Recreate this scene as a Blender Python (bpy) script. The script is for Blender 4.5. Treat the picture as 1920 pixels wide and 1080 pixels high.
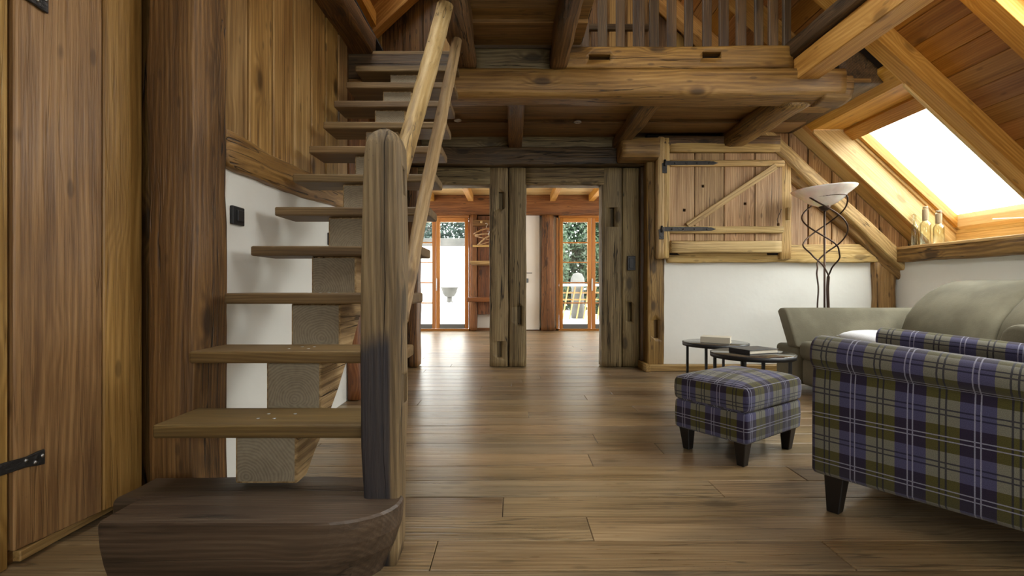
import bpy, bmesh, math, random
from mathutils import Vector, Matrix, noise
random.seed(7)
for o in list(bpy.data.objects): bpy.data.objects.remove(o)
SC = bpy.context.scene
COL = SC.collection
F = 900.0            # focal length in pixels of a 1920 px wide frame
S = F/1100.0         # depths below are written in units of S metres
H = 0.82             # eye height
PI = math.pi

# ---------------------------------------------------------------- camera, sky, exposure
cam = bpy.data.objects.new('camera', bpy.data.cameras.new('camera'))
cam.data.sensor_width = 36; cam.data.lens = 36*F/1920
cam.data.clip_start = 0.02; cam.data.clip_end = 200
cam.location = (0, 0, H); cam.rotation_euler = (PI/2, 0, 0)
COL.objects.link(cam); SC.camera = cam
SC.view_settings.view_transform = 'Standard'; SC.view_settings.look = 'None'
SC.view_settings.gamma = 1; SC.view_settings.use_curve_mapping = False
SC.view_settings.exposure = 0.0
W = bpy.data.worlds.new('sky'); SC.world = W; W.use_nodes = True
bg = W.node_tree.nodes['Background']
bg.inputs[0].default_value = (.97, 0.99, 0.96, 1); bg.inputs[1].default_value = 12.5

def portal(loc, normal, sx, sy, up=(0,0,1)):
    l = bpy.data.lights.new('daylight_portal', 'AREA'); l.shape = 'RECTANGLE'
    l.size = sx; l.size_y = sy; l.cycles.is_portal = True
    o = bpy.data.objects.new('daylight_portal', l); COL.objects.link(o)
    z = -Vector(normal).normalized(); x = Vector(up).cross(z).normalized(); y = z.cross(x)
    o.matrix_world = Matrix.Translation(loc) @ Matrix((x, y, z)).transposed().to_4x4()
def window_light(loc, normal, sx, sy, watts, color, up=(0,0,1)):
    l = bpy.data.lights.new('window_daylight', 'AREA'); l.shape = 'RECTANGLE'
    l.size = sx; l.size_y = sy; l.energy = watts; l.color = color
    o = bpy.data.objects.new('window_daylight', l); COL.objects.link(o)
    z = -Vector(normal).normalized(); x = Vector(up).cross(z).normalized(); y = z.cross(x)
    o.matrix_world = Matrix.Translation(loc) @ Matrix((x, y, z)).transposed().to_4x4()
# portals at the seen openings and at unseen windows added for daylight
T_ = .93
portal((3.72, 4.92*S, 2.05), (-T_,0,-1), 1.15*S, 1.25, up=(0,1,0))
portal((3.05, 2.3*S, 2.5), (-T_,0,-1), 1.8*S, 2.0, up=(0,1,0))
portal((-.85, 1.3*S, 4.5), (T_,0,-1), 3.2*S, 1.3, up=(0,1,0))
portal((1.25, -3.1*S, 1.5), (0,1,0), 2.5, 1.2)
portal((-1.5, 11.5*S, 1.1), (0,-1,0), 1.3, 2.1)
portal((1.5, 11.5*S, 1.1), (0,-1,0), 1.3, 2.1)
portal((-.55, 5.2*S, 4.85), (T_,0,-1), 1.2*S, 1.1, up=(0,1,0))
portal((-3.25, 9*S, 1.35), (1,0,0), 2.0*S, 1.8)
portal((3.05, 9*S, 1.35), (-1,0,0), 2.0*S, 1.8)


# ---------------------------------------------------------------- helpers
def P(px, py, yu):   # a point of the place: pixel column and row of the survey at depth yu
    return Vector(((px-960)/1100*yu, yu*S, H-(py-540)/1100*yu))
def U(x, yu, z): return Vector((x, yu*S, z))
WM = {}
def prop(o, label=None, cat=None, kind=None, group=None):
    if label: o['label'] = label
    if cat: o['category'] = cat
    if kind: o['kind'] = kind
    if group: o['group'] = group
    return o
def place(o, m, parent=None):
    COL.objects.link(o); WM[o] = m
    if parent is not None:
        o.parent = parent; o.matrix_basis = WM[parent].inverted() @ m
    else: o.matrix_basis = m
    return o
def empty(name, loc, label=None, cat=None, kind=None, group=None):
    o = bpy.data.objects.new(name, None); o.empty_display_size = .1
    place(o, Matrix.Translation(loc)); prop(o, label, cat, kind, group); return o
def frame(c, ex, up=None):
    ex = Vector(ex)
    ex = ex.normalized() if ex.length > 1e-4 else Vector((1,0,0)); up = Vector(up) if up is not None else Vector((0,0,1))
    if abs(ex.dot(up.normalized())) > .97: up = Vector((0,-1,0))
    ey = up.cross(ex).normalized(); ez = ex.cross(ey)
    return Matrix.Translation(c) @ Matrix((ex, ey, ez)).transposed().to_4x4()
def mk(name, verts, faces, mat, ex=(1,0,0), up=None, parent=None, smooth=False, bevel=0, uvs=None, mats=None, fmat=None, seg=1, origin=None):
    vs = [Vector(v) for v in verts]
    c = Vector(origin) if origin is not None else sum(vs, Vector())/len(vs)
    m = frame(c, ex, up); mi = m.inverted()
    bm = bmesh.new()
    bv = [bm.verts.new(mi @ v) for v in vs]
    uvl = bm.loops.layers.uv.new('UVMap') if uvs else None
    for k, f in enumerate(faces):
        try: bf = bm.faces.new([bv[i] for i in f])
        except ValueError: continue
        if uvs:
            for lp, uv in zip(bf.loops, uvs[k]): lp[uvl].uv = uv
        if fmat: bf.material_index = fmat[k]
        bf.smooth = smooth
    bmesh.ops.recalc_face_normals(bm, faces=bm.faces)
    if bevel > 0:
        try: bmesh.ops.bevel(bm, geom=[e for e in bm.edges], offset=bevel, segments=seg, affect='EDGES', profile=.5)
        except Exception: pass
    me = bpy.data.meshes.new(name); bm.to_mesh(me); bm.free()
    for mm in (mats or [mat]): me.materials.append(mm)
    o = bpy.data.objects.new(name, me)
    return place(o, m, parent)
BF = [(0,1,2,3),(7,6,5,4),(0,4,5,1),(1,5,6,2),(2,6,7,3),(3,7,4,0)]
def box(name, x, y, z, mat, grain=None, parent=None, bevel=.003, true_y=False, seg=1):
    """axis aligned box; y in depth units unless true_y; grain: 'x','y','z' or longest"""
    k = 1 if true_y else S
    x0,x1 = x; y0,y1 = y[0]*k,y[1]*k; z0,z1 = z
    v = [(x0,y0,z0),(x1,y0,z0),(x1,y1,z0),(x0,y1,z0),(x0,y0,z1),(x1,y0,z1),(x1,y1,z1),(x0,y1,z1)]
    d = {'x':x1-x0,'y':y1-y0,'z':z1-z0}
    g = grain or max(d, key=d.get)
    ex = {'x':(1,0,0),'y':(0,1,0),'z':(0,0,1)}[g]
    bevel = min(bevel, .3*min(d.values()))
    return mk(name, v, BF, mat, ex=ex, parent=parent, bevel=bevel, seg=seg)
def bar(name, p0, p1, w, h, mat, up=None, parent=None, bevel=.003):
    """straight rectangular member between two real points"""
    p0, p1 = Vector(p0), Vector(p1); m = frame((p0+p1)/2, p1-p0, up); L = (p1-p0).length/2
    v = [m @ Vector(q) for q in [(-L,-w/2,-h/2),(L,-w/2,-h/2),(L,w/2,-h/2),(-L,w/2,-h/2),(-L,-w/2,h/2),(L,-w/2,h/2),(L,w/2,h/2),(-L,w/2,h/2)]]
    return mk(name, v, BF, mat, ex=p1-p0, up=up, parent=parent, bevel=min(bevel,.3*min(w,h)))
def slab(name, pts, off, mat, ex, parent=None, bevel=.002, up=None):
    """polygon pts extruded by vector off"""
    n = len(pts); off = Vector(off); pts = [Vector(p) for p in pts]
    v = pts + [p+off for p in pts]
    f = [tuple(range(n)), tuple(range(2*n-1, n-1, -1))] + [(i,(i+1)%n,n+(i+1)%n,n+i) for i in range(n)]
    return mk(name, v, f, mat, ex=ex, up=up, parent=parent, bevel=bevel)
def hewn(name, p0, p1, w, h, mat, up=None, parent=None, amp=.012, r=.02, seed=0, ends=None, bow=0, w1=None, h1=None, nseg=None, mats=None, fr=3.2, cap=.6):
    """hand hewn timber: a rounded, wavy rectangular section swept from p0 to p1"""
    p0, p1 = Vector(p0), Vector(p1); m = frame(p0, p1-p0, up); L = (p1-p0).length
    n = nseg or max(6, int(L/.09)); w1 = w1 or w; h1 = h1 or h
    prof = []
    for cx, cy, a0 in ((1,1,0),(-1,1,90),(-1,-1,180),(1,-1,270)):
        for a in (0,45,90): prof.append((cx, cy, math.cos(math.radians(a0+a)), math.sin(math.radians(a0+a))))
        prof.append(None)
    def loop(t, s):
        W_, H_ = (w+(w1-w)*t)/2, (h+(h1-h)*t)/2; pts = []
        for i, q in enumerate(prof):
            if q: pts.append((q[0]*(W_-r)+q[2]*r, q[1]*(H_-r)+q[3]*r))
            else: pts.append(None)
        for i, q in enumerate(pts):
            if q is None:
                a, b = pts[i-1], pts[(i+1)%len(pts)]; pts[i] = ((a[0]+b[0])/2, (a[1]+b[1])/2)
        x = L*t; out = []
        for i, (a, b) in enumerate(pts):
            a *= s; b *= s
            nn = noise.noise_vector(Vector((x*fr+seed*7.1, a*5+seed, b*5)))*amp + noise.noise_vector(Vector((x*11+seed*3, a*14, b*14)))*amp*.35
            bb = bow*(1-(2*t-1)**2)
            out.append(m @ Vector((x, a+nn.y, b+nn.z+bb)))
        return out
    rings = [loop(0,cap)]; 
    for i in range(n+1): rings.append(loop(i/n, 1))
    rings.append(loop(1,cap))
    ins = .012
    d = (p1-p0).normalized()
    rings[1] = [v+d*ins for v in rings[1]]; rings[-2] = [v-d*ins for v in rings[-2]]
    K = len(rings[0]); verts = [v for g in rings for v in g]
    faces = []; fm = []
    for j in range(len(rings)-1):
        for i in range(K):
            faces.append((j*K+i, j*K+(i+1)%K, (j+1)*K+(i+1)%K, (j+1)*K+i)); fm.append(0 if 0 < j < len(rings)-2 else (1 if mats else 0))
    faces.append(tuple(range(K))); fm.append(1 if mats else 0)
    faces.append(tuple((len(rings)-1)*K+i for i in range(K))); fm.append(1 if mats else 0)
    return mk(name, verts, faces, mat, ex=p1-p0, up=up, parent=parent, smooth=True, mats=mats, fmat=fm)
def loft(name, rings, mat, parent=None, ex=(1,0,0), closed=True, caps=True, smooth=True, us=None, up=None):
    K = len(rings[0]); verts = [Vector(v) for g in rings for v in g]; faces = []; uvs = []
    arc = []
    mid = rings[len(rings)//2]; a = 0
    for i in range(K+1):
        arc.append(a); a += (Vector(mid[(i+1)%K])-Vector(mid[i%K])).length
    if us is None:
        us = [0]
        for j in range(1, len(rings)): us.append(us[-1] + (sum((Vector(v) for v in rings[j]), Vector())/K - sum((Vector(v) for v in rings[j-1]), Vector())/K).length)
    for j in range(len(rings)-1):
        for i in range(K if closed else K-1):
            faces.append((j*K+i, j*K+(i+1)%K, (j+1)*K+(i+1)%K, (j+1)*K+i))
            uvs.append([(us[j],arc[i]),(us[j],arc[i+1]),(us[j+1],arc[i+1]),(us[j+1],arc[i])])
    if caps and closed:
        for j in (0, len(rings)-1):
            faces.append(tuple(j*K+i for i in range(K)))
            c = sum((Vector(v) for v in rings[j]), Vector())/K
            uvs.append([((Vector(rings[j][i])-c).xy.length*(1 if (Vector(rings[j][i])-c).x>0 else -1), rings[j][i][2]) for i in range(K)])
    return mk(name, verts, faces, mat, ex=ex, up=up, parent=parent, smooth=smooth, uvs=uvs)
def lathe(name, prof, loc, mat, parent=None, n=28, tilt=None, caps=True):
    rings = []
    R = tilt or Matrix.Identity(3)
    for r, z in prof:
        rings.append([Vector(loc)+R @ Vector((max(r,.0004)*math.cos(2*PI*i/n), max(r,.0004)*math.sin(2*PI*i/n), z)) for i in range(n)])
    return loft(name, rings, mat, parent=parent, ex=(1,0,0), caps=caps)
def tube(name, pts, rad, mat, parent=None, n=8, r1=None, rough=0, seed=0):
    pts = [Vector(p) for p in pts]; rings = []; prev = None
    for i, p in enumerate(pts):
        d = (pts[min(i+1,len(pts)-1)]-pts[max(i-1,0)]).normalized()
        if prev is None: a = d.orthogonal().normalized()
        else: a = (prev - d*prev.dot(d)).normalized()
        prev = a; b = d.cross(a); t = i/(len(pts)-1); r = rad + ((r1 if r1 is not None else rad)-rad)*t
        ring = []
        for k in range(n):
            q = math.cos(2*PI*k/n)*a + math.sin(2*PI*k/n)*b
            rr = r*(1 + rough*noise.noise(Vector((t*14+seed, q.x*1.2, q.z*1.2+q.y))))
            ring.append(p+q*rr)
        rings.append(ring)
    return loft(name, rings, mat, parent=parent, ex=pts[-1]-pts[0])
def cut(obj, boxes):
    """mortise pockets: subtract real boxes (world x0,x1,y0,y1,z0,z1) and keep the result as plain mesh"""
    bm = bmesh.new(); mi = WM[obj].inverted()
    for (x0,x1,y0,y1,z0,z1) in boxes:
        vs = [bm.verts.new(mi @ Vector(q)) for q in [(x0,y0,z0),(x1,y0,z0),(x1,y1,z0),(x0,y1,z0),(x0,y0,z1),(x1,y0,z1),(x1,y1,z1),(x0,y1,z1)]]
        for f in BF: bm.faces.new([vs[i] for i in f])
    bmesh.ops.recalc_face_normals(bm, faces=bm.faces)
    me = bpy.data.meshes.new('cut'); bm.to_mesh(me); bm.free()
    c = bpy.data.objects.new('cut', me); COL.objects.link(c); c.matrix_world = Matrix.Identity(4)
    t = bpy.data.objects.new('tmp', obj.data); COL.objects.link(t)
    md = t.modifiers.new('b', 'BOOLEAN'); md.object = c; md.operation = 'DIFFERENCE'; md.solver = 'EXACT'
    dg = bpy.context.evaluated_depsgraph_get(); dg.update()
    nm = bpy.data.meshes.new_from_object(t.evaluated_get(dg))
    if len(nm.polygons) > 6: 
        nm.name = obj.name; obj.data = nm
        if nm.materials and nm.materials[0] is None: nm.materials[0] = t.data.materials[0]
    bpy.data.objects.remove(t); bpy.data.objects.remove(c)

# ---------------------------------------------------------------- materials
class G:
    def __init__(s, name):
        s.m = bpy.data.materials.new(name); s.m.use_nodes = True; s.t = s.m.node_tree; s.n = s.t.nodes
        s.b = s.n['Principled BSDF']; s.k = s.t.links.new
    def N(s, typ, **kw):
        n = s.n.new(typ)
        for a, v in kw.items():
            if a.startswith('i'):
                key = a[1:]; key = int(key) if key.isdigit() else key
                if hasattr(v, 'is_output'): s.k(v, n.inputs[key])
                else: n.inputs[key].default_value = v
            else: setattr(n, a, v)
        return n
    def M(s, op, a, b=None, c=None, clamp=False):
        n = s.n.new('ShaderNodeMath'); n.operation = op; n.use_clamp = clamp
        for i, v in enumerate((a, b, c)):
            if v is None: continue
            if hasattr(v, 'is_output'): s.k(v, n.inputs[i])
            else: n.inputs[i].default_value = v
        return n.outputs[0]
    def mix(s, f, a, b, mode='MIX'):
        n = s.n.new('ShaderNodeMix'); n.data_type = 'RGBA'; n.blend_type = mode
        for i, v in ((0, f), (6, a), (7, b)):
            if hasattr(v, 'is_output'): s.k(v, n.inputs[i])
            else: n.inputs[i].default_value = v if not isinstance(v, tuple) or len(v) == 4 else (*v, 1)
        return n.outputs[2]
    def ramp(s, f, stops, interp='LINEAR'):
        n = s.n.new('ShaderNodeValToRGB'); n.color_ramp.interpolation = interp; e = n.color_ramp.elements
        while len(e) < len(stops): e.new(.5)
        for q, (p, c) in zip(e, stops): q.position = p; q.color = (*c, 1) if len(c) == 3 else c
        s.k(f, n.inputs[0]); return n.outputs[0]
    def smooth(s, v, a, b):
        n = s.n.new('ShaderNodeMapRange'); n.interpolation_type = 'SMOOTHSTEP'
        s.k(v, n.inputs[0]); n.inputs[1].default_value = a; n.inputs[2].default_value = b; return n.outputs[0]

def wood(name, dark, mid, light, rough=.5, ring=70, cracks=.0, bump=.35, knots=.6, var=.35, crack_scale=18, stain=None, knot_size=1.0, weather=0.0, low=False):
    g = G(name)
    tc = g.N('ShaderNodeTexCoord').outputs['Object']
    oi = g.N('ShaderNodeObjectInfo').outputs['Random']
    rv = g.N('ShaderNodeCombineXYZ', i0=g.M('MULTIPLY', oi, 37.0), i1=g.M('MULTIPLY', oi, 11.0), i2=g.M('MULTIPLY', oi, 23.0)).outputs[0]
    p = g.N('ShaderNodeVectorMath', operation='ADD', i0=tc, i1=rv).outputs[0]
    def mp(sx, sy): return g.N('ShaderNodeMapping', iVector=p, iScale=(sx, sy, sy)).outputs[0]
    # knots
    vo = g.N('ShaderNodeTexVoronoi', iVector=mp(2.0/knot_size, 4.6/knot_size), iScale=1.0, iRandomness=1.0).outputs['Distance']
    kn = g.smooth(vo, .34, .05)
    core = g.smooth(vo, .165, .09)
    vs_ = g.N('ShaderNodeTexVoronoi', iVector=mp(4.6/knot_size, 12.5/knot_size), iScale=1.0, iRandomness=1.0).outputs['Distance']
    small = g.smooth(vs_, .17, .08)
    warp = g.N('ShaderNodeTexNoise', iVector=mp(.55, 2.6), iScale=1.0, iDetail=1.5).outputs[0]
    sp = g.N('ShaderNodeSeparateXYZ', i0=p)
    v = g.M('ADD', g.M('ADD', sp.outputs[1], g.M('MULTIPLY', sp.outputs[2], .8)), g.M('ADD', g.M('MULTIPLY', warp, .17), g.M('MULTIPLY', kn, .055*knots*knot_size)))
    rings = g.M('SINE', g.M('MULTIPLY', v, ring*2*PI))
    rings = g.M('MULTIPLY_ADD', rings, .5, .5)
    fine = g.N('ShaderNodeTexNoise', iVector=mp(5.0, 170.0), iScale=1.0, iDetail=3.0, iRoughness=.65).outputs[0]
    band = g.N('ShaderNodeTexNoise', iVector=mp(.45, 6.0), iScale=1.0, iDetail=4.0, iRoughness=.6).outputs[0]
    midn = g.N('ShaderNodeTexNoise', iVector=mp(1.6, 38.0), iScale=1.0, iDetail=4.0, iRoughness=.6).outputs[0]
    rings = g.M('MULTIPLY', rings, g.smooth(midn, .3, .65))
    t = g.M('ADD', g.M('MULTIPLY', rings, .22), g.M('ADD', g.M('MULTIPLY', fine, .42), g.M('MULTIPLY', g.smooth(band, .25, .75), .30)))
    t = g.M('ADD', t, g.M('MULTIPLY_ADD', midn, .38, -.16))
    col = g.ramp(t, [(.22, dark), (.47, mid), (.74, light)])
    kd = tuple(c*.35 for c in dark)
    col = g.mix(g.M('MULTIPLY', kn, .35*knots), col, (*dark, 1))
    col = g.mix(g.M('MULTIPLY', core, .85*knots), col, (*kd, 1))
    col = g.mix(g.M('MULTIPLY', small, .6*knots), col, (*kd, 1))
    h = g.M('ADD', g.M('ADD', g.M('MULTIPLY', rings, .2), g.M('MULTIPLY', midn, .8)), g.M('MULTIPLY', fine, .8))
    if weather > 0:
        wn = g.N('ShaderNodeTexNoise', iVector=mp(1.3, 3.0), iScale=1.0, iDetail=4.0).outputs[0]
        col = g.mix(g.M('MULTIPLY', g.smooth(wn, .42, .66), weather), col, stain or (.22, .2, .17, 1))
    if cracks > 0:
        cn = g.N('ShaderNodeTexNoise', iVector=mp(.55, crack_scale), iScale=1.0, iDetail=3.0, iRoughness=.5, iDistortion=.1).outputs[0]
        cr = g.M('ABSOLUTE', g.M('SUBTRACT', cn, .5))
        gate = g.N('ShaderNodeTexNoise', iVector=mp(.8, 4.0), iScale=1.0, iDetail=1.0).outputs[0]
        cm = g.M('MULTIPLY', g.smooth(cr, .013, .002), g.smooth(gate, .42, .55))
        col = g.mix(g.M('MULTIPLY', cm, cracks), col, (dark[0]*.25, dark[1]*.25, dark[2]*.25, 1))
        h = g.M('SUBTRACT', h, g.M('MULTIPLY', cm, 2.2*cracks))
        worm = g.N('ShaderNodeTexVoronoi', iVector=mp(55, 75), iScale=1.0).outputs['Distance']
        wm = g.M('MULTIPLY', g.smooth(worm, .16, .08), g.smooth(gate, .5, .62))
        col = g.mix(g.M('MULTIPLY', wm, .7*cracks), col, (dark[0]*.2, dark[1]*.2, dark[2]*.2, 1))
    if low:   # blue grey tone over the lower part of the post, with a ragged outline
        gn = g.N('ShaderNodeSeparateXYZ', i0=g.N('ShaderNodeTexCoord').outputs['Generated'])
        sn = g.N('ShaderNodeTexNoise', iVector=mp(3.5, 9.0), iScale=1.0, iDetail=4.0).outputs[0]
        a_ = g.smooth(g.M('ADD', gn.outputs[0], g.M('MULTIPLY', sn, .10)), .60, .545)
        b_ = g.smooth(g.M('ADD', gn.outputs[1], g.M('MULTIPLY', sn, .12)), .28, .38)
        low_col = g.mix(.88, col, (.022,.023,.032,1))
        col = g.mix(g.M('MULTIPLY', a_, b_), col, low_col)
    # piece to piece variation
    hv = g.N('ShaderNodeHueSaturation', iColor=col, iHue=g.M('MULTIPLY_ADD', g.M('FRACT', g.M('MULTIPLY', oi, 7.31)), .010, .502),
             iSaturation=g.M('MULTIPLY_ADD', g.M('FRACT', g.M('MULTIPLY', oi, 13.7)), .12, 1.03), iValue=g.M('MULTIPLY_ADD', oi, var, 1-var/2))
    g.k(hv.outputs[0], g.b.inputs['Base Color'])
    g.k(g.M('MULTIPLY_ADD', fine, .25, rough-.12), g.b.inputs['Roughness'])
    g.b.inputs['Specular IOR Level'].default_value = .45
    bp = g.N('ShaderNodeBump', iStrength=bump, iDistance=.004, iHeight=h)
    g.k(bp.outputs[0], g.b.inputs['Normal'])
    return g.m
def plain(name, col, rough=.6, metal=0, bump=0, bscale=40, spec=.5, emis=None, noise_mix=None, nscale=4):
    g = G(name); g.b.inputs['Base Color'].default_value = (*col, 1); g.b.inputs['Roughness'].default_value = rough
    g.b.inputs['Metallic'].default_value = metal; g.b.inputs['Specular IOR Level'].default_value = spec
    tc = g.N('ShaderNodeTexCoord').outputs['Object']
    if bump:
        n = g.N('ShaderNodeTexNoise', iVector=tc, iScale=bscale, iDetail=6.0).outputs[0]
        g.k(g.N('ShaderNodeBump', iStrength=bump, iDistance=.01, iHeight=n).outputs[0], g.b.inputs['Normal'])
    if noise_mix:
        n = g.N('ShaderNodeTexNoise', iVector=tc, iScale=nscale, iDetail=5.0).outputs[0]
        g.k(g.mix(g.smooth(n, .35, .68), (*col,1), (*noise_mix,1)), g.b.inputs['Base Color'])
    return g.m
M = {}
M['door_wood'] = wood('aged_door_planks', (.17,.088,.04), (.34,.19,.086), (.47,.28,.135), rough=.42, ring=46, knots=.9, bump=.5, var=.15, cracks=.25, knot_size=1.15)
M['dark_post'] = wood('dark_brown_timber', (.045,.022,.010), (.15,.075,.032), (.28,.15,.065), rough=.5, ring=50, cracks=.9, bump=.9, knots=.8, var=.1, crack_scale=14)
M['plank'] = wood('honey_brown_planks', (.15,.078,.03), (.34,.2,.085), (.5,.32,.15), rough=.45, ring=44, knots=.95, bump=.4, var=.5, cracks=.3)
M['tread'] = wood('oak_tread', (.09,.052,.025), (.15,.09,.041), (.23,.145,.07), rough=.6, ring=90, knots=.15, bump=.3, var=.12)
M['step'] = wood('dark_oak_step', (.035,.024,.017), (.075,.05,.035), (.125,.088,.062), rough=.42, ring=80, knots=.2, bump=.35, var=.08, cracks=.7, crack_scale=9)
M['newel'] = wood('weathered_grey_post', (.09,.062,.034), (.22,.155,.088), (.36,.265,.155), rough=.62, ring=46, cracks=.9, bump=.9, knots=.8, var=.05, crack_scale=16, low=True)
M['bark'] = wood('rough_log_side', (.15,.09,.04), (.40,.27,.14), (.6,.44,.26), rough=.7, ring=40, cracks=1, bump=1.0, knots=.5, var=.1, crack_scale=22)
M['grey_timber'] = wood('grey_green_timber', (.085,.056,.026), (.21,.15,.078), (.34,.255,.14), rough=.6, ring=50, cracks=1, bump=.8, knots=.8, var=.22, crack_scale=18)
M['beam'] = wood('golden_old_beam', (.10,.05,.02), (.25,.14,.055), (.37,.225,.098), rough=.5, ring=36, cracks=.9, bump=.7, knots=.9, var=.15, crack_scale=14)
M['dark_beam'] = wood('dark_old_beam', (.03,.018,.009), (.085,.05,.026), (.16,.1,.052), rough=.5, ring=46, cracks=.9, bump=.8, knots=.7, var=.25)
M['baluster'] = wood('dark_baluster', (.03,.016,.009), (.08,.045,.022), (.14,.08,.04), rough=.5, cracks=.5, bump=.4)
M['loft_board'] = wood('brown_ceiling_board', (.08,.04,.018), (.2,.11,.048), (.32,.185,.085), rough=.42, ring=50, cracks=.3, bump=.3, knots=.7, var=.25)
M['spruce'] = wood('orange_spruce', (.35,.155,.045), (.53,.27,.09), (.66,.38,.15), rough=.5, ring=60, knots=.7, bump=.15, var=.12)
M['spruce_red'] = wood('reddish_roof_board', (.21,.085,.03), (.33,.145,.052), (.42,.2,.078), rough=.45, ring=60, knots=.75, bump=.15, var=.28)
M['pale'] = wood('pale_spruce_lining', (.45,.27,.12), (.66,.45,.22), (.76,.56,.31), rough=.5, ring=60, knots=.55, bump=.12, var=.06)
M['hatch'] = wood('hatch_wood', (.22,.118,.06), (.45,.275,.155), (.62,.43,.26), rough=.55, ring=44, knots=.9, bump=.55, var=.2, cracks=.5)
M['hatch2'] = wood('hatch_frame_wood', (.27,.155,.065), (.54,.36,.17), (.68,.49,.26), rough=.55, ring=48, knots=.6, bump=.6, var=.15, cracks=.8)
M['red_timber'] = wood('red_brown_timber', (.07,.025,.011), (.19,.073,.032), (.29,.13,.06), rough=.5, ring=40, cracks=.9, bump=.7, knots=.8, var=.15)
M['door_orange'] = wood('orange_door_frame', (.33,.125,.045), (.48,.2,.075), (.56,.26,.1), rough=.4, ring=90, knots=.1, bump=.1, var=.05)
M['floor'] = wood('oak_floor', (.13,.084,.046), (.29,.195,.115), (.41,.295,.185), rough=.31, ring=56, knots=.55, bump=.22, var=.36, cracks=.55, crack_scale=12, weather=.4, stain=(.13,.115,.09,1))
M['plaster'] = plain('white_plaster', (.82,.82,.765), .9, bump=.6, bscale=5, noise_mix=(.77,.768,.71), nscale=1.5)
M['plaster_warm'] = plain('warm_white_plaster', (.78,.74,.67), .9, bump=.2, bscale=6)
M['shell'] = plain('dark_backing', (.018,.011,.007), .95)
M['iron'] = plain('forged_iron', (.045,.042,.04), .45, metal=.7, bump=.6, bscale=60)
M['lamp_iron'] = plain('bronze_lamp_rod', (.075,.048,.035), .38, metal=.75)
M['black'] = plain('black_plastic', (.012,.012,.013), .5)
M['black_wood'] = plain('black_stained_wood', (.012,.010,.009), .35)
M['tabletop'] = plain('dark_glass_tabletop', (.035,.034,.032), .08, spec=.8)
M['sofa'] = plain('olive_suede', (.125,.112,.072), .88, bump=.15, bscale=120, noise_mix=(.2,.182,.122), nscale=3.2)
M['cloth_white'] = plain('white_cotton', (.75,.76,.78), .9, bump=.2, bscale=150)
M['paper'] = plain('book_pages', (.74,.68,.55), .8, bump=.1, bscale=90)
M['cover_dark'] = plain('black_book_cover', (.02,.021,.025), .35)
M['cover_brown'] = plain('brown_book_cover', (.62,.57,.45), .5)
M['steel'] = plain('brushed_steel', (.6,.6,.6), .3, metal=1)
M['white_paint'] = plain('white_lacquer', (.78,.76,.72), .4)
M['stone'] = plain('pale_stone', (.085,.082,.075), .85, bump=.6, bscale=14, noise_mix=(.055,.054,.05))
M['grey_metal'] = plain('grey_sill', (.16,.17,.17), .4, metal=.4)
M['render_white'] = plain('white_render', (.8,.8,.79), .9)  # plain white render, one even colour
M['paving'] = plain('pale_paving', (.62,.61,.58), .9, noise_mix=(.5,.49,.47))
M['leaf'] = plain('green_leaf', (.025,.05,.024), .6, noise_mix=(.045,.075,.035), nscale=1.5)
M['leaf_dark'] = plain('conifer_needles', (.012,.028,.02), .7)
M['leaf_pale'] = plain('pale_blossom', (.45,.5,.2), .7)
M['string'] = plain('jute_twine', (.6,.48,.3), .9, bump=1, bscale=200)
M['nail'] = plain('screw_head', (.5,.5,.5), .4, metal=1)
# alabaster lamp bowl
g = G('alabaster_glass'); tcn = g.N('ShaderNodeTexCoord').outputs['Object']
w_ = g.N('ShaderNodeTexNoise', iVector=tcn, iScale=7.0, iDetail=4.0, iDistortion=1.2).outputs[0]
g.k(g.ramp(w_, [(.3,(.78,.77,.74)),(.6,(.93,.92,.9))]), g.b.inputs['Base Color'])
g.b.inputs['Roughness'].default_value = .25; g.b.inputs['Subsurface Weight'].default_value = .2; M['alabaster'] = g.m
# thin pane and bottle glass
def glassmat(name, col, refl):
    g = G(name); out = g.n['Material Output']
    tr = g.N('ShaderNodeBsdfTransparent', i0=(*col,1)); gl = g.N('ShaderNodeBsdfGlossy', i1=.03)
    lw = g.N('ShaderNodeLayerWeight', i0=.25)
    mx = g.N('ShaderNodeMixShader', i0=g.M('MULTIPLY_ADD', lw.outputs[0], refl, .03, clamp=True), i1=tr.outputs[0], i2=gl.outputs[0])
    g.k(mx.outputs[0], out.inputs[0]); return g.m
M['glass'] = glassmat('window_glass', (.97,.98,.98), .5)
M['bottle'] = glassmat('bottle_glass', (.93,.95,.90), .5)
# end grain
g = G('sawn_end_grain'); tcn = g.N('ShaderNodeTexCoord').outputs['Object']
sp = g.N('ShaderNodeSeparateXYZ', i0=tcn)
oi = g.N('ShaderNodeObjectInfo').outputs['Random']
blk_ = g.M('FLOOR', g.M('DIVIDE', g.M('ADD', sp.outputs[2], 10.0), .2))
hx = g.M('ADD', g.M('ADD', sp.outputs[1], -.01), g.M('MULTIPLY', g.M('SINE', g.M('MULTIPLY', blk_, 2.3)), .06))
hz = g.M('SUBTRACT', g.M('MODULO', g.M('ADD', sp.outputs[2], 10.0), .2), .02)
nz = g.N('ShaderNodeTexNoise', iVector=tcn, iScale=9.0, iDetail=2.0).outputs[0]
rr = g.M('ADD', g.M('SQRT', g.M('ADD', g.M('MULTIPLY', hx, hx), g.M('MULTIPLY', hz, hz))), g.M('MULTIPLY', nz, .05))
ri = g.M('MULTIPLY_ADD', g.M('SINE', g.M('MULTIPLY', rr, 620.0)), .5, .5)
fn = g.N('ShaderNodeTexNoise', iVector=tcn, iScale=60.0, iDetail=4.0).outputs[0]
bn = g.N('ShaderNodeTexNoise', iVector=tcn, iScale=5.0, iDetail=3.0).outputs[0]
t = g.M('ADD', g.M('MULTIPLY', ri, .16), g.M('ADD', g.M('MULTIPLY', fn, .34), g.M('MULTIPLY', bn, .5)))
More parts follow.
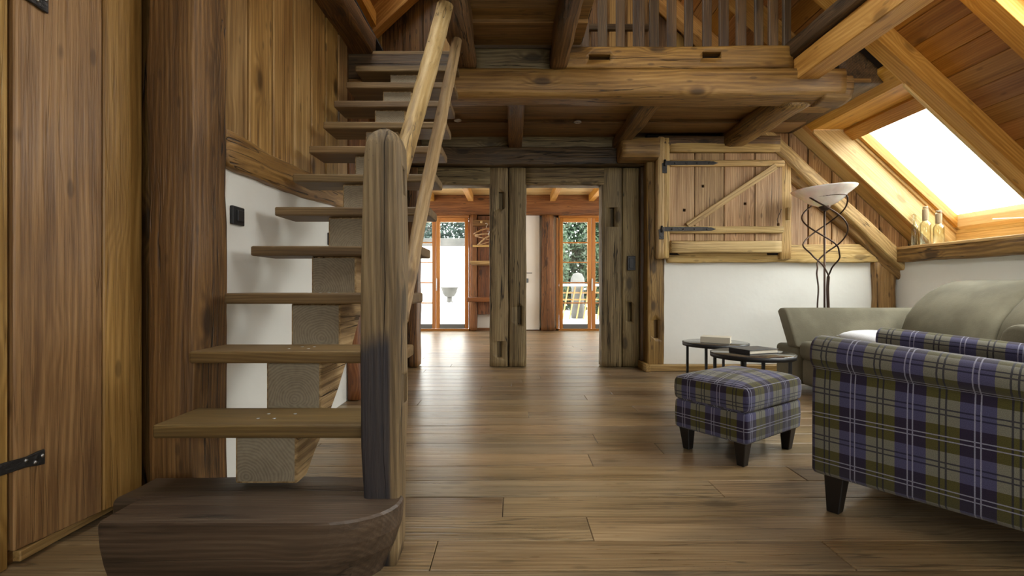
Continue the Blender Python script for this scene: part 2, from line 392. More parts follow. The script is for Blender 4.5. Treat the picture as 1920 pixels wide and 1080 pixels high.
g.k(g.ramp(t, [(.15,(.13,.10,.065)),(.55,(.30,.245,.165)),(.85,(.42,.36,.25))]), g.b.inputs['Base Color'])
g.b.inputs['Roughness'].default_value = .75
g.k(g.N('ShaderNodeBump', iStrength=.4, iDistance=.003, iHeight=t).outputs[0], g.b.inputs['Normal']); M['endgrain'] = g.m
# plaid upholstery
g = G('plaid_wool'); uv = g.N('ShaderNodeTexCoord').outputs['UV']; sp = g.N('ShaderNodeSeparateXYZ', i0=uv)
def axis(o, per, ph):
    f = g.M('FRACT', g.M('ADD', g.M('DIVIDE', o, per), ph))
    first = g.M('LESS_THAN', f, .5)
    a = g.M('ABSOLUTE', g.M('SUBTRACT', g.M('ABSOLUTE', g.M('SUBTRACT', f, .25)), .042))
    b = g.M('ABSOLUTE', g.M('SUBTRACT', g.M('ABSOLUTE', g.M('SUBTRACT', f, .75)), .05))
    return first, g.M('LESS_THAN', a, .011), g.M('LESS_THAN', b, .015)
cb, cw, ck = axis(sp.outputs[0], .16, .42); rd, rw, rk = axis(sp.outputs[1], .165, -.13)
lightc = g.mix(cb, (.20,.192,.145,1), (.078,.074,.15,1)); darkc = g.mix(cb, (.088,.078,.02,1), (.026,.018,.04,1))
c = g.mix(rd, lightc, darkc)
blk = g.M('MAXIMUM', ck, rk); c = g.mix(g.M('MULTIPLY', blk, .8), c, (.012,.012,.03,1))
wht = g.M('MAXIMUM', cw, rw); c = g.mix(g.M('MULTIPLY', wht, .72), c, (.36,.36,.46,1))
wv = g.N('ShaderNodeTexNoise', iVector=uv, iScale=420.0, iDetail=1.0).outputs[0]
c = g.mix(.6, c, g.ramp(wv, [(.3,(.5,.5,.5)),(.7,(1.1,1.1,1.1))]), 'MULTIPLY')
g.k(c, g.b.inputs['Base Color']); g.b.inputs['Roughness'].default_value = .92; g.b.inputs['Specular IOR Level'].default_value = .15
g.b.inputs['Sheen Weight'].default_value = .25
g.k(g.N('ShaderNodeBump', iStrength=.25, iDistance=.002, iHeight=wv).outputs[0], g.b.inputs['Normal']); M['plaid'] = g.m

# ================================================================ FLOOR
floor = box('floor', (-2.2, 4.4), (-3.2, 6.35), (-.12, -.022), M['shell'], bevel=0)
prop(floor, 'oak plank floor of the main room', kind='structure')
rnd = random.Random(3)
row_w = .163; y = 4.98 - row_w
while y > -.35:
    x = -2.0 - rnd.random()*1.2
    while x < 4.1:
        L = rnd.choice((1.1, 1.5, 1.9, 2.3, 2.6)) + rnd.random()*.3
        a, b = max(x, -2.0), min(x+L, 4.15)
        front = y < 4.7
        if b-a > .05: box('plank', (a+.0012, b-.0012), (y+.0012, y+row_w-.0012), (-.022, rnd.uniform(-.0007, .0007)), M['floor'], grain='x', parent=floor, bevel=.0018, true_y=True)
        x += L
    y -= row_w
# narrow infill row up to the threshold
floor2 = box('floor_back_room', (-3.1, 2.9), (6.09, 11.6), (-.12, -.012), M['shell'], bevel=0)
prop(floor2, 'oak plank floor of the room behind the timber partition', kind='structure')
y = 6.10*S; 
while y < 11.4*S:
    off = rnd.uniform(-2.9, .3)
    for a, b in ((-3.0, off), (off, min(off+2.6, 2.8)), (min(off+2.6, 2.8), 2.85)):
        if b-a > .1: box('plank', (a+.001, b-.001), (y+.001, y+row_w-.001), (-.012, .001), M['floor'], grain='x', parent=floor2, bevel=.0015, true_y=True)
    y += row_w

# ================================================================ LEFT WALL (white plaster below, planks above)
wl = box('wall_left', (-1.34, -1.2), (2.41, 4.30), (-.05, 1.38), M['plaster'], bevel=0)
prop(wl, 'white plaster wall beside the staircase', kind='structure')
box('backing', (-1.36, -1.245), (2.41, 4.45), (1.36, 2.62), M['shell'], parent=wl, bevel=0)
ys = [2.41, 2.69, 2.966, 3.243, 3.52, 3.79, 4.06, 4.30]
for i in range(7):
    box('plank', (-1.235, -1.205+rnd.uniform(-.004,.004)), (ys[i]+.012, ys[i+1]-.012), (1.36, 2.60), M['plank'], grain='z', parent=wl, bevel=.006)
for a, b in ((4.31, 4.40), (4.41, 4.5)):
    box('plank', (-1.26, -1.225), (a, b), (1.36, 2.60), M['dark_post'], grain='z', parent=wl, bevel=.004)
hewn('rail', U(-1.19, 2.405, 1.395), U(-1.19, 4.32, 1.475), .05, .155, M['dark_post'] if False else M['beam'], parent=wl, amp=.014, r=.012, seed=3, bow=-.02)
hewn('post', U(-1.15, 4.30, 0), U(-1.17, 4.30, 1.42), .09, .10, M['red_timber'], parent=wl, amp=.008, seed=5)
hewn('wall_plate', U(-1.14, 2.2, 2.66), U(-1.14, 4.50, 2.66), .19, .17, M['dark_post'], parent=wl, amp=.014, r=.02, seed=8)
box('board', (-1.52, -1.05), (-3.0, 6.1), (2.745, 2.76), M['shell'], parent=wl, bevel=0)

# the wall leading on to the partition, in dark planks
wl2 = box('wall_left_rear', (-1.34, -1.24), (4.3, 6.2), (-.05, 2.35), M['shell'], bevel=0)
prop(wl2, 'dark plank wall running back to the timber partition', kind='structure')
for i in range(6):
    a = 4.36+i*.285
    box('plank', (-1.24, -1.205), (a+.005, a+.28), (0, 2.33), M['red_timber'], grain='z', parent=wl2, bevel=.004)

# near left: recess with plank door, big post
wn = box('wall_left_near', (-1.62, -1.52), (-3.2, 2.42), (-.05, 3.7), M['shell'], bevel=0)
prop(wn, 'dark wall behind the open plank door', kind='structure')
box('board', (-1.54, -1.3), (2.30, 2.42), (0, 2.75), M['dark_post'], grain='z', parent=wn)
hewn('post', U(-1.25, 2.275, -.0), U(-1.25, 2.275, 2.76), .165, .205, M['dark_post'], parent=wn, amp=.009, r=.006, seed=21, nseg=46)
box('skirting', (-1.52, -1.49), (-.5, 2.25), (0, .06), M['door_wood'], parent=wn)

# plank door leaf standing open against it
d1 = empty('door_1', U(-1.43, 1.95, 0), 'open plank door with iron strap hinges at the foot of the stairs', kind='structure')
def door_plank(ya, yb, xa, xb, name='plank', z0=.045, mat='door_wood', th=.035):
    a, b = U(xa, ya, z0), U(xb, yb, z0); n = Vector((-(b-a).y, (b-a).x, 0)).normalized()*th
    if n.x > 0: n = -n
    return slab(name, [a, b, b+Vector((0,0,2.9)), a+Vector((0,0,2.9))], n, M[mat], (0,0,1), parent=d1, bevel=.004)
door_plank(1.722, 2.033, -1.462, -1.419)
door_plank(2.038, 2.215, -1.418, -1.395)
box('frame', (-1.50, -1.47), (1.66, 1.712), (0, 3.0), M['plank'], grain='z', parent=d1)
box('frame', (-1.56, -1.505), (1.58, 1.66), (0, 3.0), M['dark_post'], grain='z', parent=d1)
def strap(name, z, L, hw, hh, parent):
    d = (U(-1.419, 2.033, 0)-U(-1.462, 1.722, 0)); d.normalize(); o = U(-1.462, 1.722, 0)+Vector((.012,-.004,0))
    pts = []
    for s, hgt in ((-.06, hw), (L*.35, hw*.85), (L*.8, hh), (L, hh*1.05)): pts.append((s, hgt))
    poly = [o+d*s+Vector((0,0,z+hgt)) for s, hgt in pts] + [o+d*s+Vector((0,0,z-hgt)) for s, hgt in reversed(pts)]
    st = slab(name, poly, Vector((-.008, .002, 0)), M['iron'], d, parent=parent, bevel=.002)
    for s in (.3, .62, .88):
        c = o+d*(L*s)+Vector((0,0,z+(.006 if s!=.62 else -.008)))
        lathe('nail', [(.0001,.0),(.006,.0),(.005,.004),(.0001,.005)], c, M['nail'], parent=st, n=8, tilt=Vector((1,-.1,0)).to_track_quat('Z','Y').to_matrix())
    return st
strap('strap_hinge', H-330/1100*1.77+.012, .075, .018, .022, d1)
strap('strap_hinge', H+548/1100*1.77, .085, .024, .03, d1)
box('bottom_rail', (-1.475, -1.45), (1.73, 2.15), (.012, .043), M['plank'], parent=d1)

# ================================================================ PARTITION AND BACK WALL
FZ = 2.25
wb = box('wall_back', (1.50, 4.1), (5.87, 6.25), (-.05, 1.2), M['plaster'], bevel=0)
slab('backing', [U(1.36, 5.90, 1.2), U(4.2, 5.90, 1.2), U(4.2, 5.90, .82+4.33-.93*4.2), U(2.6, 5.90, 3.0), U(1.36, 5.90, 3.0)], (0,.2,0), M['shell'], (1,0,0), parent=wb, bevel=0)
box('backing', (1.36, 1.50), (6.0, 6.25), (-.05, 2.1), M['shell'], parent=wb, bevel=0)
prop(wb, 'white plaster gable wall with old timber framing', kind='structure')
def zz(py, yu): return H-(py-540)/1100*yu
def xx(px, yu): return (px-960)/1100*yu
def hb(name, x0, x1, y0, y1, z0, z1, mat, par, ax='z', amp=.008, r=.014, seed=0, **kw):
    cx, cy, cz = (x0+x1)/2, (y0+y1)/2, (z0+z1)/2
    if ax == 'z': return hewn(name, U(cx,cy,z0), U(cx,cy,z1), x1-x0, (y1-y0)*S, mat, parent=par, amp=amp, r=r, seed=seed, **kw)
    if ax == 'x': return hewn(name, U(x0,cy,cz), U(x1,cy,cz), (y1-y0)*S, z1-z0, mat, parent=par, amp=amp, r=r, seed=seed, **kw)
    return hewn(name, U(cx,y0,cz), U(cx,y1,cz), x1-x0, z1-z0, mat, parent=par, amp=amp, r=r, seed=seed, **kw)
# grey green partition posts and lintels
part = empty('wall_partition', U(0, 6.1, 0), 'old grey timber partition with two doorways', kind='structure')
pa = hb('post', -.232, -.040, 6.05, 6.27, 0, 2.07, M['grey_timber'], part, seed=1, nseg=30, amp=.006)
pb = hb('post', -.030, .150, 6.05, 6.27, 0, 2.07, M['grey_timber'], part, seed=2, nseg=30, amp=.006)
pc = hb('post', .925, 1.135, 6.05, 6.27, 0, 2.07, M['grey_timber'], part, seed=3, nseg=30, amp=.006)
pd = hb('post', 1.142, 1.315, 6.06, 6.27, 0, 2.07, M['grey_timber'], part, seed=4, nseg=30, amp=.006)
hb('post', 1.316, 1.375, 6.0, 6.25, 0, 2.07, M['dark_beam'], part, seed=6)
hb('post', -1.07, -.97, 6.02, 6.27, 0, 2.07, M['dark_post'], part, seed=5, nseg=30)
hb('post', -1.22, -1.08, 6.0, 6.27, 0, 2.07, M['grey_timber'], part, seed=7)
hb('lintel', -.985, -.215, 6.04, 6.27, 1.885, 2.065, M['grey_timber'], part, 'x', seed=8, amp=.005)
hb('lintel', .135, .96, 6.04, 6.27, 1.885, 2.065, M['grey_timber'], part, 'x', seed=9, amp=.005)
hb('beam', -1.25, 1.38, 5.95, 6.27, 2.07, 2.255, M['dark_beam'], part, 'x', seed=10, amp=.014)
hb('beam', -1.25, 1.9, 6.0, 6.27, 2.25, 2.40, M['grey_timber'], part, 'x', seed=11, amp=.008)
y6 = 6.05*S
def pocket(o, px0, px1, py0, py1, yu, depth=.07):
    cut(o, [(xx(px0,yu), xx(px1,yu), yu*S-.05, yu*S+depth, zz(py1,yu), zz(py0,yu))])
pocket(pa, 935, 944, 360, 392, 6.05); pocket(pa, 932, 940, 640, 670, 6.05)
pocket(pb, 970, 978, 574, 609, 6.05)
pocket(pc, 1143, 1152, 389, 425, 6.05); pocket(pd, 1177, 1185, 567, 603, 6.06)
hb('filler_strip', -.06, .0, 6.15, 6.25, 0, 2.07, M['dark_beam'], part, seed=33, amp=.002)
# shell above / beside the partition
box('backing', (-1.4, 2.6), (6.27, 6.32), (2.06, 3.0), M['shell'], parent=part, bevel=0)

pe = hb('post', 1.345, 1.515, 5.83, 6.05, 0, 2.12, M['beam'], wb, seed=12, nseg=30, amp=.008)
pocket(pe, 1226, 1234, 600, 634, 5.83)
YW = 5.87
hb('beam', xx(1163,5.7), xx(1236,5.7), 5.62, 5.95, zz(297,5.66), zz(256,5.66), M['beam'], wb, 'x', seed=14, amp=.006, r=.06, cap=.7)
hb('beam', xx(1236,5.7), 2.62, 5.70, 5.90, zz(275,5.75), zz(256,5.75), M['dark_post'], wb, 'x', seed=15, amp=.006, r=.02)
hb('rail', xx(1250,5.83), 3.78, 5.80, 5.95, zz(492,5.8), zz(458,5.8), M['hatch2'], wb, 'x', seed=15, amp=.012)
hb('post', xx(1641,5.8), xx(1680,5.8), 5.80, 5.95, 0, zz(490,5.8), M['beam'], wb, seed=16, amp=.012)
for a, b in ((1440, 1476), (1478, 1512), (1514, 1556), (1558, 1602), (1604, 1645), (1647, 1700)):
    xa_, xb_ = xx(a,YW), xx(b,YW)
    slab('plank', [U(xa_,5.845,1.2), U(xb_,5.845,1.2), U(xb_,5.845,H+4.14-.93*xb_), U(xa_,5.845,min(2.9,H+4.14-.93*xa_))], (0,.025,0), M['hatch'], (0,0,1), parent=wb, bevel=.004)
bb = box('baseboard_back', (1.33, 3.82), (5.76, 5.87), (0, .062), M['plank'], grain='x', bevel=.006)
prop(bb, 'low wooden skirting under the white gable wall', kind='structure')
box('return_piece', (1.30, 1.345), (5.70, 6.08), (0, .075), M['plank'], grain='y', parent=bb, bevel=.005)
# black socket plates on the partition
for (a, b, c, d, yu, lab) in ((1176, 1191, 480, 507, 6.05, 'black switch plate on the grey timber post right of the doorway'),):
    e = empty('light_switch', U(xx((a+b)/2,yu), yu, zz((c+d)/2,yu)), lab, 'light switch')
    box('plate', (xx(a,yu), xx(b,yu)), (yu-.022, yu+.01), (zz(d,yu), zz(c,yu)), M['black'], parent=e, bevel=.004)
    box('rocker', (xx(a+3,yu), xx(b-3,yu)), (yu-.03, yu-.02), (zz(d-4,yu), zz(c+4,yu)), M['black'], parent=e, bevel=.003)
e = empty('light_switch', P(1240, 436, 5.7), 'small black latch plate below the hatch hinge', 'light switch') if False else None

# ================================================================ LOFT DECK over the partition
ZC = 2.335
deck = box('ceiling_loft', (-1.25, 2.72), (4.42, 6.2), (2.40, 2.58), M['shell'], bevel=0)
prop(deck, 'underside of the loft floor in dark old boards', kind='structure')
ya = 4.40; k = 0
while ya < 6.1:
    yb = min(ya+.325, 6.2)
    b_ = box('board', (-1.24, 2.70), (ya+.004, yb+.03), (ZC+(.0 if k%2 else .03), 2.40), M['loft_board'], grain='x', parent=deck, bevel=.004)
    ya = yb; k += 1
hb('joist', -.035, .10, 4.45, 6.0, 2.235, 2.34, M['dark_post'], deck, 'y', seed=20, amp=.012)
hb('joist', 1.02, 1.16, 4.45, 6.0, 2.235, 2.34, M['dark_post'], deck, 'y', seed=22, amp=.014)
hb('joist', 2.06, 2.28, 4.45, 5.85, 2.19, 2.36, M['beam'], deck, 'y', seed=24, amp=.022, r=.05)
hb('joist', -1.05, -.92, 4.45, 6.0, 2.235, 2.34, M['dark_post'], deck, 'y', seed=23, amp=.012)
for i in range(8):
    a = 4.42+i*.23
    box('board', (-1.5, 2.9), (a, a+.226), (2.58, 2.60), M['loft_board'], grain='x', parent=deck)
lb = hewn('beam', U(-.47, 4.44, 2.335), U(2.46, 4.44, 2.335), .24, .215, M['beam'], parent=deck, amp=.012, r=.045, seed=31, nseg=46, fr=1.6, cap=.8)
hewn('beam', U(2.30, 4.44, 2.32), U(2.52, 4.44, 2.30), .22, .20, M['beam'], parent=deck, amp=.012, r=.06, seed=33, cap=.5)
ub = hewn('beam', U(.30, 4.44, 2.53), U(2.09, 4.44, 2.53), .17, .165, M['beam'], parent=deck, amp=.009, r=.015, seed=35, nseg=30, fr=1.4)
hewn('beam', U(-.30, 4.46, 2.52), U(.30, 4.46, 2.52), .17, .165, M['grey_timber'], parent=deck, amp=.006, r=.012, seed=36)
hewn('beam', U(-1.20, 4.55, 2.47), U(-.30, 4.55, 2.47), .14, .16, M['dark_beam'], parent=deck, amp=.006, r=.012, seed=37)
fy = 4.34*S
cut(ub, [(xx(1104,4.34), xx(1144,4.34), fy-.05, fy+.085, zz(113,4.34), zz(103,4.34)),
         (xx(1317,4.34), xx(1352,4.34), fy-.05, fy+.085, zz(109,4.34), zz(98,4.34))])
box('fascia', (-.46, .52), (4.345, 4.47), (2.598, 2.66), M['dark_beam'], grain='x', parent=deck)
box('board', (-1.24, -.45), (4.395, 4.42), (2.39, 2.575), M['dark_beam'], grain='x', parent=deck)
# gallery overhead: boards carried by two heavy joists coming towards the viewer
gal = box('ceiling_gallery', (-.46, .52), (.9, 4.38), (2.64, 2.68), M['shell'], bevel=0)
prop(gal, 'board underside of the gallery above the room', kind='structure')
ya = 4.34; k = 0
while ya > 1.0:
    box('board', (-.45, .51), (ya-.205, ya+.02), (2.595+(.0 if k%2 else .026), 2.64), M['loft_board'], grain='x', parent=gal, bevel=.004); ya -= .21; k += 1
hewn('joist', U(-.345, 4.37, 2.51), U(-.355, .9, 2.53), .165, .165, M['dark_post'], parent=gal, amp=.022, r=.04, seed=41, nseg=46)
hewn('joist', U(.345, 4.33, 2.51), U(.35, .9, 2.53), .13, .17, M['dark_post'], parent=gal, amp=.016, r=.035, seed=44, nseg=46)

# ================================================================ ROOF
T = .93
def zr(c, x): return H + c - T*x          # right slope plane of offset c
def zl(c, x): return H + c + T*x
XR = .12
nr = Vector((T, 0, 1)).normalized(); nl = Vector((-T, 0, 1)).normalized()
dr = Vector((1, 0, -T)).normalized(); dl = Vector((-1, 0, -T)).normalized()
roofr = empty('ceiling_right_slope', U(2, 3, 3), 'right roof slope of reddish boards between spruce rafters', kind='structure')
CB = 4.33
def rslab(name, x0, x1, ya, yb, c0, c1, mat, par, ex=(0,1,0), side=1):
    z = (lambda c, x: zr(c, x)) if side > 0 else (lambda c, x: zl(c, x))
    pts = [U(x0, ya, z(c0, x0)), U(x1, ya, z(c0, x1)), U(x1, yb, z(c0, x1)), U(x0, yb, z(c0, x0))]
    return slab(name, pts, Vector((0,0,c1-c0)), mat, ex, parent=par, bevel=.002, up=nr if side>0 else nl)
bw = .118
SKY = [(2.83, 4.24, 4.22, 5.62), (2.3, 3.75, 1.4, 3.18)]       # openings: x0,x1,y0,y1 (right slope); the second is unseen, placed for its light
x = XR
while x < 4.45:
    segs = [(-3.2, 6.25)]
    for (a, b, c, d) in SKY:
        if x+bw > a and x < b:
            new = []
            for s0, s1 in segs:
                if s1 > c and s0 < d:
                    if c > s0: new.append((s0, c))
                    if d < s1: new.append((d, s1))
                else: new.append((s0, s1))
            segs = new
    for s0, s1 in segs:
        if s1-s0 > .1: rslab('board', x+.001, x+bw-.003, s0, s1, CB+rnd.uniform(-.002,.002), CB+.03, M['spruce_red'], roofr)
    x += bw
def cover(par, side, holes, c0, c1):    # outer skin that closes the roof, with holes cut out of a grid of big panels
    xs = sorted({0.0, 4.6, *[h[0] for h in holes], *[h[1] for h in holes]}); ysx = sorted({-3.3, 6.4, *[h[2] for h in holes], *[h[3] for h in holes]})
    for i in range(len(xs)-1):
        for j in range(len(ysx)-1):
            mx, my = (xs[i]+xs[i+1])/2, (ysx[j]+ysx[j+1])/2
            if any(h[0] < mx < h[1] and h[2] < my < h[3] for h in holes): continue
            if side > 0: rslab('backing', xs[i], xs[i+1], ysx[j], ysx[j+1], c0, c1, M['shell'], par)
            else: rslab('backing', -xs[i+1], -xs[i], ysx[j], ysx[j+1], c0, c1, M['shell'], par, side=-1)
cover(roofr, 1, SKY, CB+.035, CB+.20)
def rafter(yfar, w=.16, x0=XR, x1=4.35, par=None, side=1, mat='spruce', c0=4.15, c1=CB):
    rslab('rafter', x0, x1, yfar-w, yfar, c0, c1, M[mat], par, ex=dr if side>0 else dl, side=side)
for yf in (4.29, 3.46, .97, .1, -.95, -1.8): rafter(yf, par=roofr)
rafter(2.63, x1=2.3, par=roofr); rafter(1.8, x1=2.3, par=roofr); rafter(5.07, x1=2.72, par=roofr); rafter(5.90, x1=2.72, par=roofr)
rslab('rafter', 2.72, 4.35, 5.585, 5.64, 4.13, CB, M['spruce'], roofr, ex=dr)
rslab('backing', 2.60, 2.845, 4.22, 5.64, 4.20, 4.5, M['shell'], roofr)
rslab('backing', 2.60, 4.4, 4.16, 4.27, 4.20, 4.5, M['shell'], roofr)
rslab('backing', 2.60, 4.4, 5.645, 5.75, 4.20, 4.5, M['shell'], roofr)
# skylight header beams and soffit boards
rslab('board', 2.74, 2.855, 4.29, 5.60, 4.15, 4.19, M['spruce'], roofr)
rslab('board', 2.72, 4.3, 5.64, 6.0, 4.15, 4.2, M['pale'], roofr, ex=dr)
# purlins and old timbers along the roof
pur = box('purlin', (2.09, 2.25), (-3, 4.56), (H+1.53, H+1.70), M['spruce'], grain='y', parent=roofr, bevel=.006)
hewn('purlin', U(2.13, 4.5, H+1.77), U(2.13, -.5, H+1.77), .16, .13, M['dark_beam'], parent=roofr, amp=.01, seed=51, nseg=40)
hewn('purlin', U(2.63, 4.40, H+1.68), U(2.63, 5.9, H+1.68), .34, .28, M['dark_beam'], parent=roofr, amp=.01, seed=52, nseg=20)
# old rafter at the gable
x0, x1 = 1.95, 3.92
hewn('rafter', U(x0, 5.80, zr(3.81, x0)), U(x1, 5.80, zr(3.81, x1)), .15, .13, M['hatch2'], parent=roofr, amp=.008, r=.02, seed=55, up=nr, nseg=26)
hewn('rafter', U(x0, 5.84, zr(3.70, x0)), U(x1, 5.84, zr(3.70, x1)), .10, .11, M['beam'], parent=roofr, amp=.02, r=.03, seed=56, up=nr, nseg=26)

roofl = empty('ceiling_left_slope', U(-1, 3, 3), 'left roof slope of reddish boards between spruce rafters', kind='structure')
CL = 4.13
HL = [(.35, 1.35, -.3, 2.9), (.12, .95, 4.6, 5.85)]  # unseen roof openings, added to light the near room and the loft
x = XR-.12
k = 0
while x > -2.1:
    segs = [(-3.2, 6.25)]
    for (a, b, c, d) in HL:
        if -x+bw > a and -x < b:
            new = []
            for s0, s1 in segs:
                if s1 > c and s0 < d: new += [(s0, c)]*(c > s0) + [(d, s1)]*(d < s1)
                else: new.append((s0, s1))
            segs = new
    for s0, s1 in segs: rslab('board', x-bw+.003, x-.001, s0, s1, CL, CL+.03, M['spruce_red'], roofl, side=-1)
    x -= bw
cover(roofl, -1, HL, CL+.035, CL+.2)
for yf in (6.05, 5.22, 4.4, 3.55, 2.72, .5, -.4): rslab('rafter', -2.1, .06, yf-.16, yf, 3.86, CL, M['spruce'], roofl, ex=dl, side=-1)
box('purlin', (-1.43, -1.33), (2.2, 5.75), (H+2.56, H+2.70), M['spruce'], grain='y', parent=roofl)
# pale knee wall between plate and roof
kw = box('wall_left_loft', (-1.62, -1.53), (-3.2, 6.2), (2.7, 3.75), M['shell'], bevel=0)
prop(kw, 'pale board wall above the plank wall', kind='structure')
for i in range(7):
    z0 = 2.74+i*.135
    for a, b in ((-.5, 2.6), (2.6, 4.9), (4.9, 6.1)): box('board', (-1.53, -1.505), (a+.002, b-.002), (z0, z0+.132), M['spruce'], grain='y', parent=kw)

# far gable of the loft: vertical dark boards
gb = slab('wall_back_loft', [U(-2.2,6.2,2.3), U(3.0,6.2,2.3), U(3.0,6.2,H+4.4-.93*3.0), U(.12,6.2,H+4.4-.93*.12), U(-2.2,6.2,H+4.2-.93*2.2)], (0,.1,0), M['shell'], (1,0,0), bevel=0)
prop(gb, 'dark vertical boards of the loft gable', kind='structure')
x = -1.55
while x < 2.9:
    w_ = rnd.uniform(.17, .24)
    xa_, xb_ = x, x+w_-.006; zt_ = lambda v_: min(H+4.3-.93*v_, H+4.1+.93*v_)
    slab('plank', [U(xa_,6.15,2.6), U(xb_,6.15,2.6), U(xb_,6.15,zt_(xb_)), U(xa_,6.15,zt_(xa_))], (0,.04,0), M['dark_post'] if rnd.random() < .7 else M['plank'], (0,0,1), parent=gb, bevel=.004); x += w_

# ================================================================ RIGHT KNEE WALL, SILL, SKYLIGHT
wr = box('wall_right', (3.82, 4.0), (-3.2, 6.2), (-.05, zz(0,1)*0+H+.37), M['plaster'], bevel=0)
prop(wr, 'low white plaster wall under the roof slope', kind='structure')
hewn('sill_beam', U(3.83, 5.85, H+.315), U(3.83, -1.0, H+.315), .17, .13, M['beam'], parent=wr, amp=.014, r=.02, seed=61, nseg=60)
box('sill_board', (3.745, 4.36), (-1.0, 5.86), (H+.372, H+.398), M['pale'], grain='y', parent=wr, bevel=.004)
box('backing', (4.36, 4.5), (-3.2, 6.4), (.9, 1.35), M['shell'], parent=wr, bevel=0)

YG = 5.5
win = empty('window_1', U(3.7, 4.9, 2), 'bright roof window with pale wooden lining above the sill', kind='structure')
CG = 4.51
# lining: side panels, head, foot
def side_panel(yu, th):
    pts = [U(2.86, yu, H+1.5), U(3.16, yu, H+1.5), U(3.28, yu, zr(CG,3.28)), U(4.26, yu, zr(CG,4.26)), U(4.26, yu, zr(4.13, 4.26)), U(2.86, yu, zr(4.13, 2.86))]
    return slab('side_lining', pts, Vector((0, th, 0)), M['pale'], dr, parent=win)
side_panel(5.56, .02); side_panel(4.295, -.02)
box('head_lining', (2.85, 3.20), (4.29, 5.56), (H+1.5, H+1.53), M['spruce'], grain='y', parent=win)
box('foot_lining', (4.205, 4.23), (4.29, 5.56), (H+.39, H+.66), M['pale'], grain='y', parent=win)
def fr(name, x0, x1, ya, yb, c0, c1, mat, ex): return rslab(name, x0, x1, ya, yb, c0, c1, M[mat], win, ex=ex)
fr('frame', 3.14, 3.23, 4.30, 5.56, 4.40, 4.60, 'spruce', (0,1,0))
fr('frame', 4.20, 4.30, 4.30, 5.56, 4.42, 4.60, 'pale', (0,1,0))
fr('frame', 3.14, 4.30, 5.535, 5.58, 4.42, 4.60, 'pale', dr)
fr('frame', 3.14, 4.30, 4.28, 4.33, 4.42, 4.60, 'spruce', dr)
sash = fr('sash', 3.21, 3.265, 4.33, 5.535, 4.45, 4.56, 'spruce', (0,1,0))
fr('sash', 4.17, 4.225, 4.33, 5.535, 4.45, 4.56, 'pale', (0,1,0))
fr('sash', 3.21, 4.225, 5.49, 5.535, 4.45, 4.56, 'spruce', dr)
fr('sash', 3.21, 4.225, 4.33, 4.375, 4.45, 4.56, 'spruce', dr)
fr('pane', 3.25, 4.20, 4.36, 5.50, 4.52, 4.528, 'glass', dr)
hp = fr('handle_base', 4.155, 4.175, 4.62, 4.70, 4.43, 4.45, 'steel', (0,1,0))
bar('handle', U(4.13, 4.66, zr(4.40,4.13)), U(4.10, 5.0, zr(4.40,4.10)), .018, .012, M['white_paint'], parent=win)

# shell closing the space behind the viewer; its unseen windows are added and sized for daylight
back = empty('wall_rear', U(1, -3, 0), 'rear wall of the room with windows added for daylight, behind the viewpoint', kind='structure')
YB = -3.0
def rw(x0, x1, z0, z1): box('wall_piece', (x0, x1), (YB-.2, YB), (z0, z1), M['plaster'], parent=back, bevel=0)
rw(-1.7, -.9, -.05, 4.0); rw(2.4, 3.6, .9, 2.1); rw(-.9, .1, .9, 2.1); rw(-.9, 3.6, -.05, .95); rw(-.9, 3.6, 2.05, 5.0); rw(3.6, 4.5, -.05, 2); rw(1.25, 1.4, .9, 2.1)
for a, b in ((.1, 1.25), (1.4, 2.4)):
    for u in (a, b-.06): box('added_window_frame', (u, u+.06), (YB-.12, YB-.04), (.95, 2.05), M['door_orange'], parent=back)
    for v in (.95, 1.99): box('added_window_frame', (a, b), (YB-.12, YB-.04), (v, v+.06), M['door_orange'], parent=back)

# ================================================================ SECOND ROOM
r2 = box('wall_far', (-3.2, 3.0), (11.35, 11.5), (2.2, 2.7), M['plaster'], bevel=0)
prop(r2, 'white end wall of the far room with two glazed double doors', kind='structure')
YF = 11.3
DL = (xx(752,YF), xx(884,YF)); DR = (xx(1043,YF), xx(1174,YF)); ZH = zz(404,YF)
box('wall_piece', (-3.2, DL[0]), (11.35, 11.5), (-.05, 2.25), M['plaster_warm'], parent=r2, bevel=0)
box('wall_piece', (DL[1], DR[0]), (11.35, 11.5), (-.05, 2.25), M['plaster_warm'], parent=r2, bevel=0)
box('wall_piece', (DR[1], 3.0), (11.35, 11.5), (-.05, 2.25), M['plaster_warm'], parent=r2, bevel=0)
hb('beam', -3.0, 2.9, 11.1, 11.35, zz(402,11.1), zz(368,11.1)+.03, M['red_timber'], r2, 'x', seed=70, amp=.012)
hb('post', xx(1015,11.15), xx(1040,11.15), 11.12, 11.38, 0, zz(402,11.2), M['red_timber'], r2, seed=71, amp=.015, nseg=24, w1=.22)
hb('post', xx(882,11.15), xx(894,11.15), 11.12, 11.38, 0, zz(402,11.2), M['red_timber'], r2, seed=72, amp=.01, nseg=24)
for nm, a, b in (('wall_far_left', -3.2, -3.05), ('wall_far_right', 2.85, 3.0)):
    o = empty(nm, U(a, 9, 0))
    for (ya_, yb_, za_, zb_) in ((6.2,7.2,-.05,2.75), (9.9,11.5,-.05,2.75), (7.2,9.9,-.05,.5), (7.2,9.9,2.2,2.75), (7.2,8.0,.5,2.2), (8.95,9.05,.5,2.2)): box('wall_piece', (a, b), (ya_, yb_), (za_, zb_), M['plaster_warm'], parent=o, bevel=0)
    for ya_ in (8.0, 8.89, 9.05, 9.84): box('added_window_frame', (a+.04, b-.04), (ya_, ya_+.06), (.5, 2.2), M['door_orange'], parent=o)  # unseen side windows, added to brighten the far room
    for za_ in (.5, 2.14): box('added_window_frame', (a+.04, b-.04), (8.0, 9.9), (za_, za_+.06), M['door_orange'], parent=o)
    prop(o, 'white plaster side wall of the far room, '+('left' if a < 0 else 'right')+' side', kind='structure')
